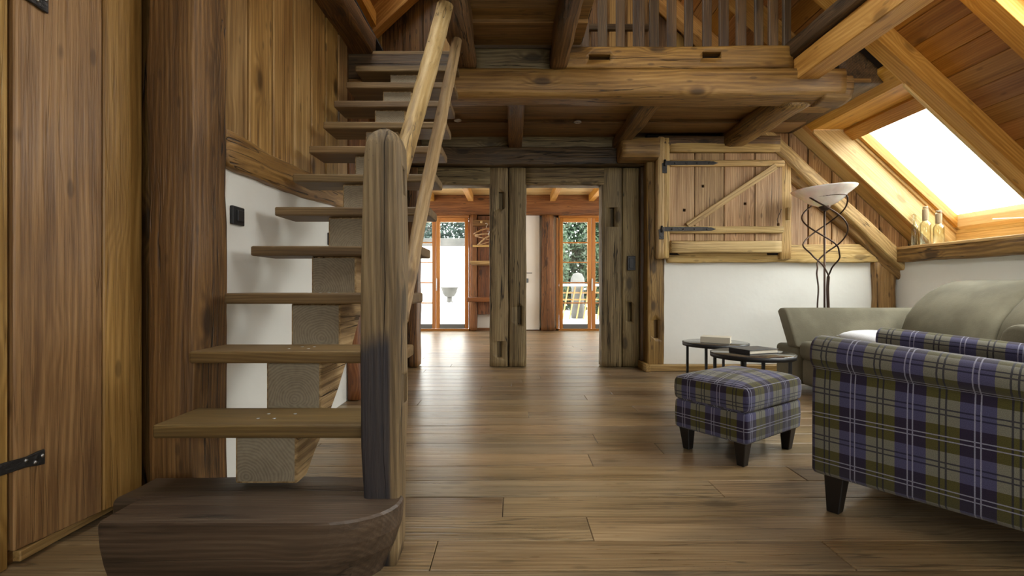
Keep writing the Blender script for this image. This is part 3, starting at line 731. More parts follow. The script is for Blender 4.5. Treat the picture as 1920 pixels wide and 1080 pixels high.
o = box('wall_partition_rear', (1.375, 3.0), (6.27, 6.4), (-.05, 2.75), M['plaster_warm'], bevel=0); prop(o, 'back of the gable wall in the far room', kind='structure')
o = box('wall_partition_side', (-3.2, -1.07), (6.27, 6.4), (-.05, 2.75), M['plaster_warm'], bevel=0); prop(o, 'back of the partition beside the left doorway', kind='structure')
o = box('wall_partition_top', (-3.2, 3.0), (6.33, 6.4), (2.06, 2.75), M['plaster_warm'], bevel=0); prop(o, 'wall strip above the two doorways, far side', kind='structure')
c2 = box('ceiling_far', (-3.2, 3.0), (6.2, 11.5), (2.62, 2.75), M['shell'], bevel=0)
prop(c2, 'pale spruce board ceiling of the far room with exposed joists', kind='structure')
for i in range(9): box('board', (-3.0, 2.9), (6.3+i*.57, 6.3+(i+1)*.57-.01), (2.585, 2.62), M['pale'], grain='x', parent=c2)
for cx in (-2.25, -1.52, -.78, -.03, .77, 1.5, 2.2): box('joist', (cx-.05, cx+.05), (6.4, 11.1), (2.46, 2.585), M['spruce'], grain='y', parent=c2)

def glazed_door(num, x0, x1, bars, label):
    d = empty('door_%d' % num, U((x0+x1)/2, YF, 0), label, kind='structure')
    w = .05; y0, y1 = YF-.02, YF+.1
    z1 = ZH
    box('frame', (x0, x0+w), (y0, y1), (0, z1), M['door_orange'], 'z', d); box('frame', (x1-w, x1), (y0, y1), (0, z1), M['door_orange'], 'z', d)
    box('frame', (x0, x1), (y0, y1), (z1-w, z1), M['door_orange'], 'x', d); box('threshold', (x0, x1), (y0, y1), (0, .035), M['door_orange'], 'x', d)
    mid = (x0+x1)/2; s = .075
    for k, (a, b) in enumerate(((x0+w, mid), (mid, x1-w))):
        lf = box('leaf', (a+.004, a+s), (y0-.03, y0+.05), (.04, z1-w), M['door_orange'], 'z', d, .006)
        box('stile', (b-s, b-.004), (y0-.03, y0+.05), (.04, z1-w), M['door_orange'], 'z', lf, .006)
        box('top_rail', (a+s, b-s), (y0-.03, y0+.05), (z1-w-.08, z1-w), M['door_orange'], 'x', lf, .006)
        box('bottom_rail', (a+s, b-s), (y0-.03, y0+.05), (.04, .13), M['grey_metal'], 'x', lf, .006)
        box('pane', (a+s-.005, b-s+.005), (y0+.01, y0+.016), (.125, z1-w-.075), M['glass'], 'z', lf, 0)
        if bars[k]:
            for py in (455, 492, 530, 568):
                zc = zz(py, YF); box('glazing_bar', (a+s, b-s), (y0-.012, y0+.035), (zc-.011, zc+.011), M['door_orange'], 'x', lf, .003)
    hx = mid+.012
    hd = box('door_handle', (hx-.012, hx+.012), (y0-.065, y0-.03), (zz(545,YF), zz(527,YF)+.05), M['steel'], 'z', d, .005)
    box('lever', (hx-.009, hx+.009), (y0-.1, y0-.085), (zz(536,YF)-.05, zz(527,YF)+.03), M['steel'], 'z', hd, .004)
    return d
glazed_door(2, DL[0], DL[1], (True, False), 'orange wood glazed double door seen through the left doorway')
glazed_door(3, DR[0], DR[1], (True, True), 'orange wood glazed double door seen through the right doorway')
d4 = box('door_4', (xx(930,11.2), xx(1014,11.2)-.02), (11.26, 11.34), (.02, zz(402,11.2)), M['plaster_warm'], bevel=.004)
prop(d4, 'flat white interior door between the two glazed doors', kind='structure')
hd = box('door_handle', (xx(987,11.1), xx(998,11.1)), (11.1, 11.13), (zz(512,11.1)-.006, zz(512,11.1)+.008), M['grey_metal'], 'x', d4, .003)
box('escutcheon', (xx(986,11.2), xx(991,11.2)), (11.235, 11.26), (zz(528,11.2)-.02, zz(522,11.2)), M['grey_metal'], 'z', d4, .003)
bf = box('baseboard_far', (xx(893,11.2), DR[0]), (11.3, 11.36), (0, .05), M['red_timber'], bevel=.004); prop(bf, 'low dark skirting of the far room', kind='structure')

# ================================================================ STAIRCASE
st = empty('staircase', U(-.75, 2.6, 0), 'steep open oak staircase with a sawn log stringer, grey newel post and two pole handrails', 'staircase')
R0, RUN, Y2 = .2, .2365, 1.798
XL, XRT = -1.104, -.384
for k in range(2, 14):
    yk = Y2+RUN*(k-2); z = R0*k
    xl = XL-.012*(k > 2)+rnd.uniform(-.006, .006); xr = XRT if k > 2 else -.425
    if k == 13: xr = -.44
    t_ = box('tread', (xl, xr), (yk, yk+.262), (z-.042, z), M['tread'], 'x', st, .007, seg=2)
    if k < 5:
        for sx in (-.80, -.735):
            for sy in (.09, .16):
                lathe('screw', [(.0001,0),(.006,0),(.006,.001),(.0001,.0015)], U(sx+rnd.uniform(-.02,.02)-.02*(sy<.1), yk+sy, z), M['nail'], parent=t_, n=8)
# block step: half log with a rounded front corner, and a thinner log behind it
def plan(z, ins, rx):
    pts = [(-1.104+ins*.6, 1.76), (-1.104+ins*.6, 1.565+ins*.3), (-1.095+ins*.6, 1.553+ins*.3)]
    x1, y0 = -.325-ins, 1.553+ins*.3
    pts += [(-.9, y0), (-.7, y0)]
    for i in range(0, 9):
        a = i/8*PI/2; pts.append((x1-rx+rx*math.sin(a), y0+.17*(1-math.cos(a))))
    pts.append((x1, 1.76))
    return [U(px_, py_, z) for px_, py_ in pts]
rings = [plan(.0, .05, .30), plan(.03, .04, .29), plan(.08, .018, .25), plan(.13, .004, .22), plan(.17, .0, .20), plan(.190, .0, .195), plan(.197, .006, .195)]
vs = [v for g_ in rings for v in g_]; K = len(rings[0]); fs = []; fm = []
for j in range(len(rings)-1):
    for i in range(K):
        fs.append((j*K+i, j*K+(i+1)%K, (j+1)*K+(i+1)%K, (j+1)*K+i)); fm.append(0)
fs += [tuple(range(K)), tuple((len(rings)-1)*K+i for i in range(K))]; fm += [0, 0]
b1 = mk('block_step', vs, fs, M['step'], parent=st, bevel=0, smooth=False)
for sx in (-1.04, -.845): lathe('screw', [(.0001,0),(.007,0),(.007,.002),(.0001,.003)], U(sx, 1.572-.006, .075 if sx < -1 else .04), M['nail'], parent=b1, n=8, tilt=Vector((0,-1,0)).to_track_quat('Z','Y').to_matrix())
hewn('rear_step', U(-1.20, 1.862, .093), U(-.43, 1.862, .093), .17*S*1.3, .19, M['step'], parent=st, amp=.006, r=.012, seed=83, cap=.9)
# stringer
sx0, sx1 = -.88, -.682
prof = [(1.862, .198)]
for k in range(2, 13):
    yk = 1.862+RUN*(k-2); prof.append((yk, R0*k-.041)); prof.append((yk+RUN, R0*k-.041))
prof.append((4.47, 2.42)); prof.append((4.47, 2.27))
n_top = len(prof)
und = []
low = [(4.47,2.25),(2.70,.74),(2.48,.555),(2.23,.36),(1.955,.198)]
for (a0_, b0_), (a1_, b1_), nn_ in zip(low, low[1:], (16, 3, 3, 3)):
    for i in range(1 if a0_ > 4.4 else 0, nn_):
        t_ = i/nn_; und.append((a0_+(a1_-a0_)*t_, b0_+(b1_-b0_)*t_+noise.noise(Vector((a0_*3+t_*9, 1, 2)))*.022))
und.append((1.955, .198))
prof += und
cy, cz = 3.1, 1.2
def outline(x, d=0): return [U(x, a, b) for a, b in prof]
n = len(prof)
side = []
bmv = outline(sx0) + outline(sx1)
fs = [tuple(range(n)), tuple(range(2*n-1, n-1, -1))] + [(i, (i+1) % n, n+(i+1) % n, n+i) for i in range(n)]
fm = [0, 0]
for i in range(n):
    a, b = prof[i], prof[(i+1) % n]
    fm.append(1 if abs(a[0]-b[0]) < .001 and i < n_top-2 else 0)
stg = mk('stringer', bmv, fs, None, ex=(0, 1, .0), parent=st, mats=[M['bark'], M['endgrain']], fmat=fm, origin=U((sx0+sx1)/2, 0, 0), bevel=0)
bm = bmesh.new(); bm.from_mesh(stg.data)
bmesh.ops.triangulate(bm, faces=[f for f in bm.faces if len(f.verts) > 4])
es = [e for e in bm.edges if e.calc_length() > .03 and e.is_manifold and e.calc_face_angle(0) > .6]
bmesh.ops.bevel(bm, geom=es, offset=.008, segments=2, affect='EDGES', profile=.5); bm.to_mesh(stg.data); bm.free()

# newel post
def newel():
    rings = []; x0, x1, y0, y1 = -.437, -.333, 1.73, 1.872
    rows = [(0,0.0,-.006),(.05,0,0),(.2,-.004,0),(.35,-.010,0),(.6,-.012,.002),(.8,-.010,.004),(.95,-.008,.003),(1.1,-.008,.002),(1.2,-.006,0),(1.25,0,-.002),(1.275,.006,-.008),(1.29,.016,-.018),(1.298,.032,-.032)]
    rr = [rows[0]]
    for a, b in zip(rows, rows[1:]):
        m_ = max(1, int((b[0]-a[0])/.035))
        for i in range(1, m_+1): rr.append(tuple(a[q]+(b[q]-a[q])*i/m_ for q in range(3)))
    for z, l, r_ in rr:
        X0, X1 = x0+l, x1+r_; fr_ = max(0, (z-1.25)/.05)
        ya, yb = y0+.02*fr_, y1-.03*fr_
        if z < .22: ya = y0+.0
        pts = []
        rad = .016+.014*fr_
        for cx_, cy_, a0 in ((X1-rad, yb*S-rad, 0), (X0+rad, yb*S-rad, 90), (X0+rad, ya*S+rad, 180), (X1-rad, ya*S+rad, 270)):
            for a in (0, 30, 60, 90): pts.append((cx_+rad*math.cos(math.radians(a0+a)), cy_+rad*math.sin(math.radians(a0+a))))
        rings.append([Vector((px_, py_, z))+Vector(noise.noise_vector(Vector((px_*14, py_*14, z*3.5))))*.007*Vector((1,1,0)).length/1.414 for px_, py_ in pts])
        for v in rings[-1]: v.z = z
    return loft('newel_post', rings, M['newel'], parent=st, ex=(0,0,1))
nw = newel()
cut(nw, [(-.355, -.30, 1.79*S, 1.815*S, zz(366,1.80), zz(318,1.80)), (-.355, -.30, 1.80*S, 1.84*S, zz(752,1.83), zz(700,1.83))])
def pole(name, pts, r0, r1, seed):
    q = []
    for i in range(len(pts)-1):
        for j in range(8):
            t_ = j/8; q.append(pts[i].lerp(pts[i+1], t_)+Vector(noise.noise_vector(Vector((i+t_, seed, 0))))*.005)
    q.append(pts[-1]); q.append(pts[-1]+(pts[-1]-pts[-2]).normalized()*.012)
    o = tube(name, q, r0, M['newel'] if False else M['pole'], parent=st, n=14, r1=r1, rough=.12, seed=seed); return o
M['pole'] = wood('debarked_pole', (.20,.12,.055), (.42,.28,.14), (.56,.41,.24), rough=.55, ring=40, knots=.7, bump=.8, var=.06, cracks=.7, knot_size=.8)
pole('handrail', [P(748, 330, 1.86), P(775, 232, 2.30), P(800, 145, 2.72), P(834, 12, 3.34)], .030, .047, 3)
pole('handrail', [P(752, 600, 1.88), P(772, 500, 2.13), P(800, 350, 2.48), P(830, 210, 3.0), P(857, 74, 3.84)], .022, .034, 9)

# light switches on the white wall
def switch(ya, yb, z0, z1, label):
    e = empty('light_switch', U(-1.198, (ya+yb)/2, (z0+z1)/2), label, 'light switch')
    box('plate', (-1.20, -1.184), (ya, yb), (z0, z1), M['black'], parent=e, bevel=.003)
    box('rocker', (-1.19, -1.176), (ya+.03, yb-.018), (z0+.014, z1-.014), M['black'], parent=e, bevel=.003)
switch(2.492, 2.60, 1.093, 1.172, 'black light switch on the white wall next to the dark brown post')
switch(3.81, 3.92, 1.10, 1.18, 'black light switch half hidden behind the sawn log stringer')

# ================================================================ BALUSTRADES OF THE LOFT
YBL = 4.45
bl = empty('balustrade', U(1.3, YBL, 2.61), 'row of upright dark boards forming the loft balustrade on the beam', 'balustrade')
for a, b in ((1091,1105),(1122,1139),(1156,1172),(1188,1209),(1219,1236),(1252,1269),(1285,1300),(1319,1335),(1350,1367),(1382,1400),(1417,1432),(1443,1460),(1470,1484)):
    box('baluster', (xx(a,YBL-.02), xx(b,YBL-.02)), (YBL-.02, YBL+.02), (2.605, 3.45), M['baluster'], 'z', bl, .004)
box('handrail', (.5, 2.1), (YBL-.05, YBL+.05), (3.42, 3.48), M['loft_board'], 'x', bl, .01)
bl2 = empty('balustrade', U(.9, 5.2, 2.6), 'second shorter loft balustrade with a low cross rail, behind the first', 'balustrade')
for a, b in ((1100,1108),(1130,1142),(1163,1176),(1196,1203),(1205,1214)):
    box('baluster', (xx(a,5.2), xx(b,5.2)), (5.18, 5.22), (2.6, 3.4), M['loft_board'], 'z', bl2, .004)
box('cross_rail', (xx(1083,5.15), xx(1216,5.15)), (5.12, 5.17), (zz(58,5.15), zz(47,5.15)), M['dark_beam'], 'x', bl2, .004)

# recessed spots in the loft ceiling
for (px_, py_, lab) in ((1083, 229, 'tiny recessed metal spotlight in the dark boards, between the two middle joists'), (858, 226, 'tiny recessed metal spotlight in the dark boards, beside the stair treads')):
    yu = 1100*(ZC-H-.002)/(540-py_); e = empty('spotlight', U(xx(px_,yu), yu, ZC), lab, 'spotlight')
    lathe('rim', [(.034,.004),(.036,-.004),(.028,-.008),(.024,0),(.024,.01)], U(xx(px_,yu), yu, ZC), M['steel'], parent=e, n=16)
    lathe('lens', [(.023,.0),(.023,-.003),(.01,-.006)], U(xx(px_,yu), yu, ZC), M['glass'], parent=e, n=12)

# ================================================================ HATCH
YH = 5.74
ht = empty('wooden_hatch', U(2.1, YH, 1.4), 'wooden plank hatch with a diagonal brace and two iron strap hinges above the white wall', 'hatch')
def hx(name, a, b, c, d, y0, y1, mat, ax='x', par=None, amp=.004, seed=0, r=.008):
    yu = YH
    return hb(name, xx(a,yu), xx(b,yu), y0, y1, zz(d,yu), zz(c,yu), mat, par or ht, ax, amp=amp, seed=seed, r=r)
hx('side_post', 1231, 1243, 258, 486, 5.68, 5.80, M['hatch2'], 'z', seed=1)
hx('side_post', 1242, 1254, 258, 485, 5.70, 5.80, M['hatch2'], 'z', seed=2)
hx('side_post', 1463, 1485, 274, 487, 5.745, 5.83, M['hatch2'], 'z', seed=3, amp=.012)
hx('top_board', 1254, 1462, 269, 286, 5.70, 5.80, M['hatch2'], 'x', seed=4)
hx('bottom_board', 1254, 1461, 453, 474, 5.66, 5.80, M['hatch2'], 'x', seed=5)
box('backing', (xx(1252,YH), xx(1466,YH)), (5.80, 5.83), (zz(478,YH), zz(268,YH)), M['shell'], parent=ht, bevel=0)
pl = []
for a, b in ((1250.5,1302),(1303.5,1357),(1358.5,1415),(1416.5,1467)):
    pl.append(box('plank', (xx(a,YH), xx(b,YH)), (5.74, 5.79), (zz(452,YH), zz(287,YH)), M['hatch'], 'z', ht, .004))
def hole(o, px_, py_, r_=2.6):
    cut(o, [(xx(px_-r_,YH), xx(px_+r_,YH), 5.70*S, 5.81*S, zz(py_+r_,YH), zz(py_-r_,YH))])
hole(pl[1], 1318, 349); hole(pl[0], 1283, 394); hole(pl[2], 1397, 382); hole(pl[3], 1459, 421)
hx('batten', 1254, 1469, 301, 313, 5.70, 5.74, M['hatch2'], 'x', seed=7)
hx('batten', 1250, 1467, 425, 438, 5.70, 5.74, M['hatch2'], 'x', seed=8)
p0, p1 = P(1288, 424, 5.715), P(1454, 312, 5.715)
bar('brace', p0, p1, .04, .062, M['hatch2'], parent=ht, up=(0,0,1), bevel=.005)
for (a, b, c, d) in ((1249, 1332, 301.5, 309.5), (1243, 1328, 425.5, 433.5)):
    m_ = (c+d)/2
    pts = [P(a, c, 5.69), P(b, c, 5.69), P(b, c-.2+1, 5.69), P(b+6, m_-3.2, 5.69), P(b+15, m_, 5.69), P(b+6, m_+3.2, 5.69), P(b, d-.8, 5.69), P(a, d, 5.69)]
    sh = slab('strap_hinge', pts, (0, .008, 0), M['iron'], (1,0,0), parent=ht, bevel=.001)
    for q in (.2, .45, .7, .97):
        pp = P(a+(b-a)*q, m_, 5.685); lathe('nail', [(.0001,0),(.007,0),(.004,.005),(.0001,.006)], pp, M['iron'], parent=sh, n=8, tilt=Vector((0,-1,0)).to_track_quat('Z','Y').to_matrix())
    pts = [P(a-8, m_+1, 5.675), P(a, m_-4, 5.675), P(a+2, m_-4, 5.675), P(a+2, m_+19, 5.675), P(a-7, m_+19, 5.675)]
    slab('pintle', pts, (0, .01, 0), M['iron'], (0,0,1), parent=ht, bevel=.002)
    tube('pintle_pin', [P(a-2, m_-6, 5.67), P(a-2, m_+6, 5.67)], .011, M['iron'], parent=ht)
box('latch_peg', (xx(1468,YH), xx(1474,YH)), (5.64, 5.70), (zz(414,YH), zz(391,YH)), M['hatch2'], 'z', ht, .006)
tube('pull_cord', [P(1459, 420, 5.70), P(1457, 412, 5.70), P(1461, 402, 5.69), P(1465, 392, 5.69)], .003, M['iron'], parent=ht, n=5)

# ================================================================ FLOOR LAMP
LY = 5.35; LX = xx(1546, LY)
lp = empty('floor_lamp', U(LX, LY, 0), 'floor lamp with three twisted bronze rods and a marbled white glass bowl', 'lamp')
tl = Matrix.Rotation(math.radians(-3.5), 3, 'Y')
zr0 = zz(390, LY); cxp = lambda y_: xx(1545.5, LY)
bowl = [(.05,.0),(.10,.022),(.15,.055),(.185,.095),(.215,.115),(.258,.150),(.262,.162),(.254,.162),(.205,.125),(.175,.105),(.13,.05),(.05,.012)]
lathe('glass_bowl', bowl, (LX-.0, LY*S, zr0+.015), M['alabaster'], parent=lp, n=48, tilt=tl)
lathe('socket_cup', [(.012,-.03),(.03,-.022),(.046,.0),(.05,.022),(.03,.03)], (LX, LY*S, zr0), M['lamp_iron'], parent=lp, n=20)
tube('pole', [(LX, LY*S, .02), (LX, LY*S, zr0-.01)], .0085, M['lamp_iron'], parent=lp, n=10)
lathe('base', [(.0001,0),(.15,0),(.155,.012),(.12,.028),(.03,.04),(.0001,.045)], (LX, LY*S, .002), M['lamp_iron'], parent=lp, n=32)
def RY(yc):   # radius in metres at survey row yc (local rows of the lamp)
    pts = [(130,.165),(180,.172),(250,.178),(500,.172),(600,.120),(700,.062),(850,.048),(980,.055),(1500,.06)]
    for (a, ra), (b, rb) in zip(pts, pts[1:]):
        if a <= yc <= b: 
            t_ = (yc-a)/(b-a); t_ = t_*t_*(3-2*t_); return ra+(rb-ra)*t_
    return .06
for k in range(3):
    pts = []
    for i in range(0, 90):
        yc = 165 + i*(1340-165)/89
        ang = 2*PI*k/3 + PI*(min(yc, 760)-250)/335
        r_ = RY(yc); py_ = yc/4+330
        pts.append(Vector((LX+r_*math.cos(ang), LY*S+r_*math.sin(ang), zz(py_, LY))))
    pts = [q for q in pts if q.z > .03]
    tube('twisted_rod', pts, .007, M['lamp_iron'], parent=lp, n=8)
ring = [Vector((LX, LY*S, zz(371, LY)))+tl @ Vector((.166*math.cos(a), .166*math.sin(a), 0)) for a in [2*PI*i/40 for i in range(41)]]
tube('support_ring', ring, .0055, M['lamp_iron'], parent=lp, n=8)

# ================================================================ SIDE TABLES AND BOOKS
def side_table(cx, cy, r_, h_, a0, label):
    e = empty('side_table', (cx, cy, 0), label, 'side table')
    lathe('tabletop', [(.0001,h_-.012),(r_-.006,h_-.012),(r_,h_-.008),(r_,h_-.002),(r_-.004,h_),(.0001,h_)], (cx,cy,0), M['tabletop'], parent=e, n=56)
    lathe('rim', [(r_-.004,h_-.026),(r_+.003,h_-.026),(r_+.004,h_-.002),(r_,h_-.002),(r_-.004,h_-.012)], (cx,cy,0), M['black'], parent=e, n=56, caps=False)
    for i in range(4):
        a = a0+PI/2*i; x_, y_ = cx+(r_-.02)*math.cos(a), cy+(r_-.02)*math.sin(a)
        box('leg', (x_-.008, x_+.008), (y_-.008, y_+.008), (0, h_-.02), M['black'], 'z', e, .002, true_y=True)
    return e
TA = (1.433, 3.386); TB = (1.413, 2.826)
side_table(*TA, .215, .44, 2.45, 'round dark side table carrying the closed cream book, nearer the white wall')
side_table(*TB, .226, .44, 2.95, 'round dark side table carrying the black book, just behind the plaid footstool')
def book(cx, cy, z, w, d, t_, ang, cover, label):
    e = empty('book', (cx, cy, z), label, 'book')
    R = Matrix.Rotation(ang, 3, 'Z')
    def bx_(nm, x0, x1, y0, y1, z0, z1, mat):
        v = [Vector((cx,cy,z))+R @ Vector(q) for q in [(x0,y0,z0),(x1,y0,z0),(x1,y1,z0),(x0,y1,z0),(x0,y0,z1),(x1,y0,z1),(x1,y1,z1),(x0,y1,z1)]]
        return mk(nm, v, BF, M[mat], ex=R @ Vector((1,0,0)), parent=e, bevel=.0015)
    bx_('pages', -w/2+.004, w/2-.005, -d/2+.005, d/2-.005, .003, t_-.003, 'paper')
    bx_('cover', -w/2, w/2, -d/2, d/2, 0, .003, cover); bx_('cover', -w/2, w/2, -d/2, d/2, t_-.003, t_, cover); bx_('spine', -w/2-.003, -w/2, -d/2, d/2, 0, t_, cover)
book(1.43, 3.36, .4402, .13, .19, .042, 1.05, 'cover_brown', 'thick cream paged book lying closed on the side table by the wall')
book(1.425, 2.83, .4402, .22, .155, .026, .35, 'cover_dark', 'flat black covered book lying on the side table behind the footstool')

# ================================================================ PLAID FOOTSTOOL
def rbox_rings(c, ux, uy, hx_, hy_, zs, rad, n=5):
    """rounded rectangle rings; zs: list of (z, inset)"""
    out = []
    for z, ins in zs:
        a_, b_ = hx_-ins, hy_-ins; rr_ = max(.004, rad); pts = []
        for sx, sy, a0 in ((1,1,0),(-1,1,90),(-1,-1,180),(1,-1,270)):
            for i in range(n):
                a = math.radians(a0+90*i/(n-1)); pts.append((sx*(a_-rr_)+rr_*math.cos(a), sy*(b_-rr_)+rr_*math.sin(a)))
            nx_ = {(1,1):(-1,1),(-1,1):(-1,-1),(-1,-1):(1,-1),(1,-1):(1,1)}[(sx,sy)]
            p_ = pts[-1]; q_ = (nx_[0]*(a_-rr_)+ (rr_*math.cos(math.radians(a0+90))), nx_[1]*(b_-rr_)+rr_*math.sin(math.radians(a0+90)))
            for j in (1,2,3,4,5): pts.append((p_[0]+(q_[0]-p_[0])*j/6, p_[1]+(q_[1]-p_[1])*j/6))
        out.append([Vector(c)+ux*p_[0]+uy*p_[1]+Vector((0,0,z-c[2])) for p_ in pts])
    return out
def cushion(name, c, ux, uy, hx_, hy_, z0, z1, crown, mat, parent, rad=.03, edge=.02, uvo=(0,0), boxuv=True):
    """upholstered block with crowned top and box projected cloth"""
    N = 12; verts = []; faces = []; uvs = []
    zs = [(z0, edge*.6), (z0+edge*.5, edge*.12), (z0+edge, 0), ((z0+z1)/2, -.002), (z1-edge, 0), (z1-edge*.4, edge*.25), (z1, edge)]
    R = rbox_rings(c, ux, uy, hx_, hy_, zs, rad)
    K = len(R[0]); ctr = Vector(c)
    # inward rings over the top
    top = R[-1]; cc = Vector((c[0], c[1], z1)); rings = list(R)
    for s in (.9, .75, .55, .3, .1):
        g_ = []
        for v in top:
            w_ = cc+(v-cc)*s; w_.z = z1+crown*(1-s**2.2); g_.append(w_)
        rings.append(g_)
    for g_ in rings: verts += g_
    def uvof(v, j):
        d = v-ctr; a_, b_ = d.dot(ux), d.dot(uy); return a_, b_, v.z
    for j in range(len(rings)-1):
        for i in range(K):
            f = (j*K+i, j*K+(i+1)%K, (j+1)*K+(i+1)%K, (j+1)*K+i); faces.append(f)
            pts = [verts[q] for q in f]
            nrm = (pts[1]-pts[0]).cross(pts[3]-pts[0])
            if nrm.length < 1e-9: nrm = Vector((0,0,1))
            nrm.normalize(); q = []
            for v in pts:
                a_, b_, z_ = uvof(v, j)
                if abs(nrm.z) > .6: q.append((a_+uvo[0], b_+uvo[1]+z1+hy_))
                elif abs(nrm.dot(uy)) > abs(nrm.dot(ux)): q.append((a_+uvo[0], z_+uvo[1]))
                else: q.append((b_+uvo[0]+hx_+hy_, z_+uvo[1]))
            uvs.append(q)
    faces.append(tuple(range(K))); uvs.append([(0,0)]*K)
    faces.append(tuple((len(rings)-1)*K+i for i in range(K))); uvs.append([(uvof(verts[(len(rings)-1)*K+i],0)[0]+uvo[0], uvof(verts[(len(rings)-1)*K+i],0)[1]+uvo[1]+z1+hy_) for i in range(K)])
    return mk(name, verts, faces, mat, ex=ux, parent=parent, smooth=True, uvs=uvs)
def taper_leg(name, c, ux, uy, w0, w1, h_, mat, parent, lean=(0,0)):
    """tapered block leg: w1 at the floor, w0 at the top"""
    v = []
    for z, w_, k_ in ((0.0, w1, 1), (h_, w0, 0)):
        for sx, sy in ((-1,-1),(1,-1),(1,1),(-1,1)): v.append(Vector((c[0],c[1],z))+ux*(sx*w_/2+lean[0]*k_)+uy*(sy*w_/2+lean[1]*k_))
    return mk(name, v, BF, mat, ex=(0,0,1), parent=parent, bevel=.003)
oF = Vector((1.0515, 2.150, 0)); a1 = Vector((-.570, .822, 0)).normalized(); a2 = Vector((.822, .570, 0)).normalized()
oL, oR = .385, .512
oc = oF+a1*oL/2+a2*oR/2
ot = empty('footstool', oc, 'square plaid upholstered footstool with four black tapered legs', 'footstool')
ux_, uy_ = a2, a1      # x along the long side, y away
cushion('base', (oc.x,oc.y,.18), ux_, uy_, oR/2, oL/2, .113, .255, 0, M['plaid'], ot, rad=.018, edge=.012, uvo=(.03,.05))
cushion('cushion', (oc.x,oc.y,.3), ux_, uy_, oR/2+.006, oL/2+.006, .250, .378, .030, M['plaid'], ot, rad=.03, edge=.028, uvo=(.05,.02))
for sx in (-1, 1):
    for sy in (-1, 1):
        c_ = oc+ux_*sx*(oR/2-.045)+uy_*sy*(oL/2-.045)
        taper_leg('leg', c_, ux_, uy_, .058, .036, .116, M['black_wood'], ot, lean=(sx*-.004, sy*-.004))

# ================================================================ PLAID ARMCHAIR
O = Vector((1.118, 1.774, 0)); B = Vector((.58, -.815, 0)).normalized(); Q = Vector((.815, .58, 0)).normalized()
AW, AD = .75, .84
def CH(b, p, z): return O+B*b+Q*p+Vector((0,0,z))
ac = empty('armchair', CH(AD/2, AW/2, 0), 'plaid upholstered armchair with rolled arms and black legs', 'armchair')
def arm(mirror, label=None):
    prof = [(.015,.135),(0,.15),(0,.22),(0,.30),(0,.38),(.002,.46),(.008,.508),(.010,.522),(-.006,.534),(-.022,.552),(-.028,.575),(-.022,.602),(-.004,.625),(.025,.64),(.06,.643),(.095,.636),(.118,.618),(.128,.59),(.122,.56),(.11,.535),(.105,.50),(.105,.40),(.105,.30),(.105,.2),(.105,.15),(.09,.135)]
    rings = []
    bs = [(-.012,.80),(-.008,.9),(0,.97),(.012,1.0)]+[(.012+i*.069,1) for i in range(1,12)]
    for b, s in bs:
        g_ = []
        for p_, z_ in prof:
            zz_ = z_ - (.072*b*(z_/.64)**3 if z_ > .4 else 0)
            cp, cz_ = .05, max(.15, min(z_, .60))
            p2 = cp+(p_-cp)*s; z2 = cz_+(zz_-cz_)*s
            g_.append(CH(b+.0*(z_>.5), AW-p2 if mirror else p2, z2))
        rings.append(g_)
    return loft('armrest', rings, M['plaid'], parent=ac, ex=B)
arm(False); arm(True)
def cbox(name, b, p, z, mat, uvo=(0,0), crown=0, edge=.02, rad=.03):
    c_ = CH((b[0]+b[1])/2, (p[0]+p[1])/2, (z[0]+z[1])/2)
    return cushion(name, tuple(c_), B, Q, (b[1]-b[0])/2, (p[1]-p[0])/2, z[0], z[1], crown, M[mat], ac, rad=rad, edge=edge, uvo=uvo)
cbox('seat_frame', (.01, .80), (.10, AW-.10), (.135, .31), 'plaid')
cbox('seat_cushion', (-.01, .62), (.112, AW-.112), (.31, .44), 'plaid', crown=.03, edge=.03, rad=.04)
rings = []
for z_, b0, b1_ in ((.135,.66,.83),(.3,.65,.84),(.5,.64,.85),(.7,.66,.88),(.80,.68,.90),(.85,.71,.90),(.87,.75,.87)):
    ins = .0 if z_ < .8 else (z_-.8)*.4
    pts = []
    for i in range(7): pts.append(CH(b0, .01+ins+(AW-.02-2*ins)*i/6, z_))
    for i in range(7): pts.append(CH(b1_, AW-.01-ins-(AW-.02-2*ins)*i/6, z_))
    rings.append(pts)
loft('backrest', rings, M['plaid'], parent=ac, ex=Q)
for b_, sb in ((.055,1),(AD-.07,-1)):
    for p_, sp_ in ((.05,1),(AW-.05,-1)):
        taper_leg('leg', CH(b_, p_, 0), B, Q, .064, .04, .142, M['black_wood'], ac, lean=(-sb*.006, -sp_*.004))

# ================================================================ SOFA
sf = empty('sofa', U(3.0, 3.7, 0), 'olive suede two seater sofa with outward leaning arms along the right wall', 'sofa')
def prism(name, prof, y0, y1, mat, par=None, plane='xz', rnd_=.02):
    """closed profile in x,z swept along depth with rounded ends"""
    cx_ = sum(p[0] for p in prof)/len(prof); cz_ = sum(p[1] for p in prof)/len(prof); rings = []
    L = (y1-y0); e_ = rnd_/S
    for t_, s in ((0,-1),(e_*.3,-.35),(e_,0),(L*.5,0),(L-e_,0),(L-e_*.3,-.35),(L,-1)):
        g_ = []
        for x_, z_ in prof:
            d = Vector((x_-cx_, z_-cz_)); d2 = d*(1+s*rnd_/max(d.length,.05))
            g_.append(U(cx_+d2.x, y0+t_, cz_+d2.y))
        rings.append(g_)
    return loft(name, rings, M[mat], parent=par or sf, ex=(0,1,0))
def rp(x0, x1, z0, z1, r_=.03, n=4):
    pts = []
    for cx_, cz_, a0 in ((x1-r_, z1-r_, 0),(x0+r_, z1-r_, 90),(x0+r_, z0+r_, 180),(x1-r_, z0+r_, 270)):
        for i in range(n+1): a = math.radians(a0+90*i/n); pts.append((cx_+r_*math.cos(a), cz_+r_*math.sin(a)))
    return pts
prism('arm_base', rp(2.26, 3.6, .06, .355, .035), 4.625, 5.03, 'sofa')
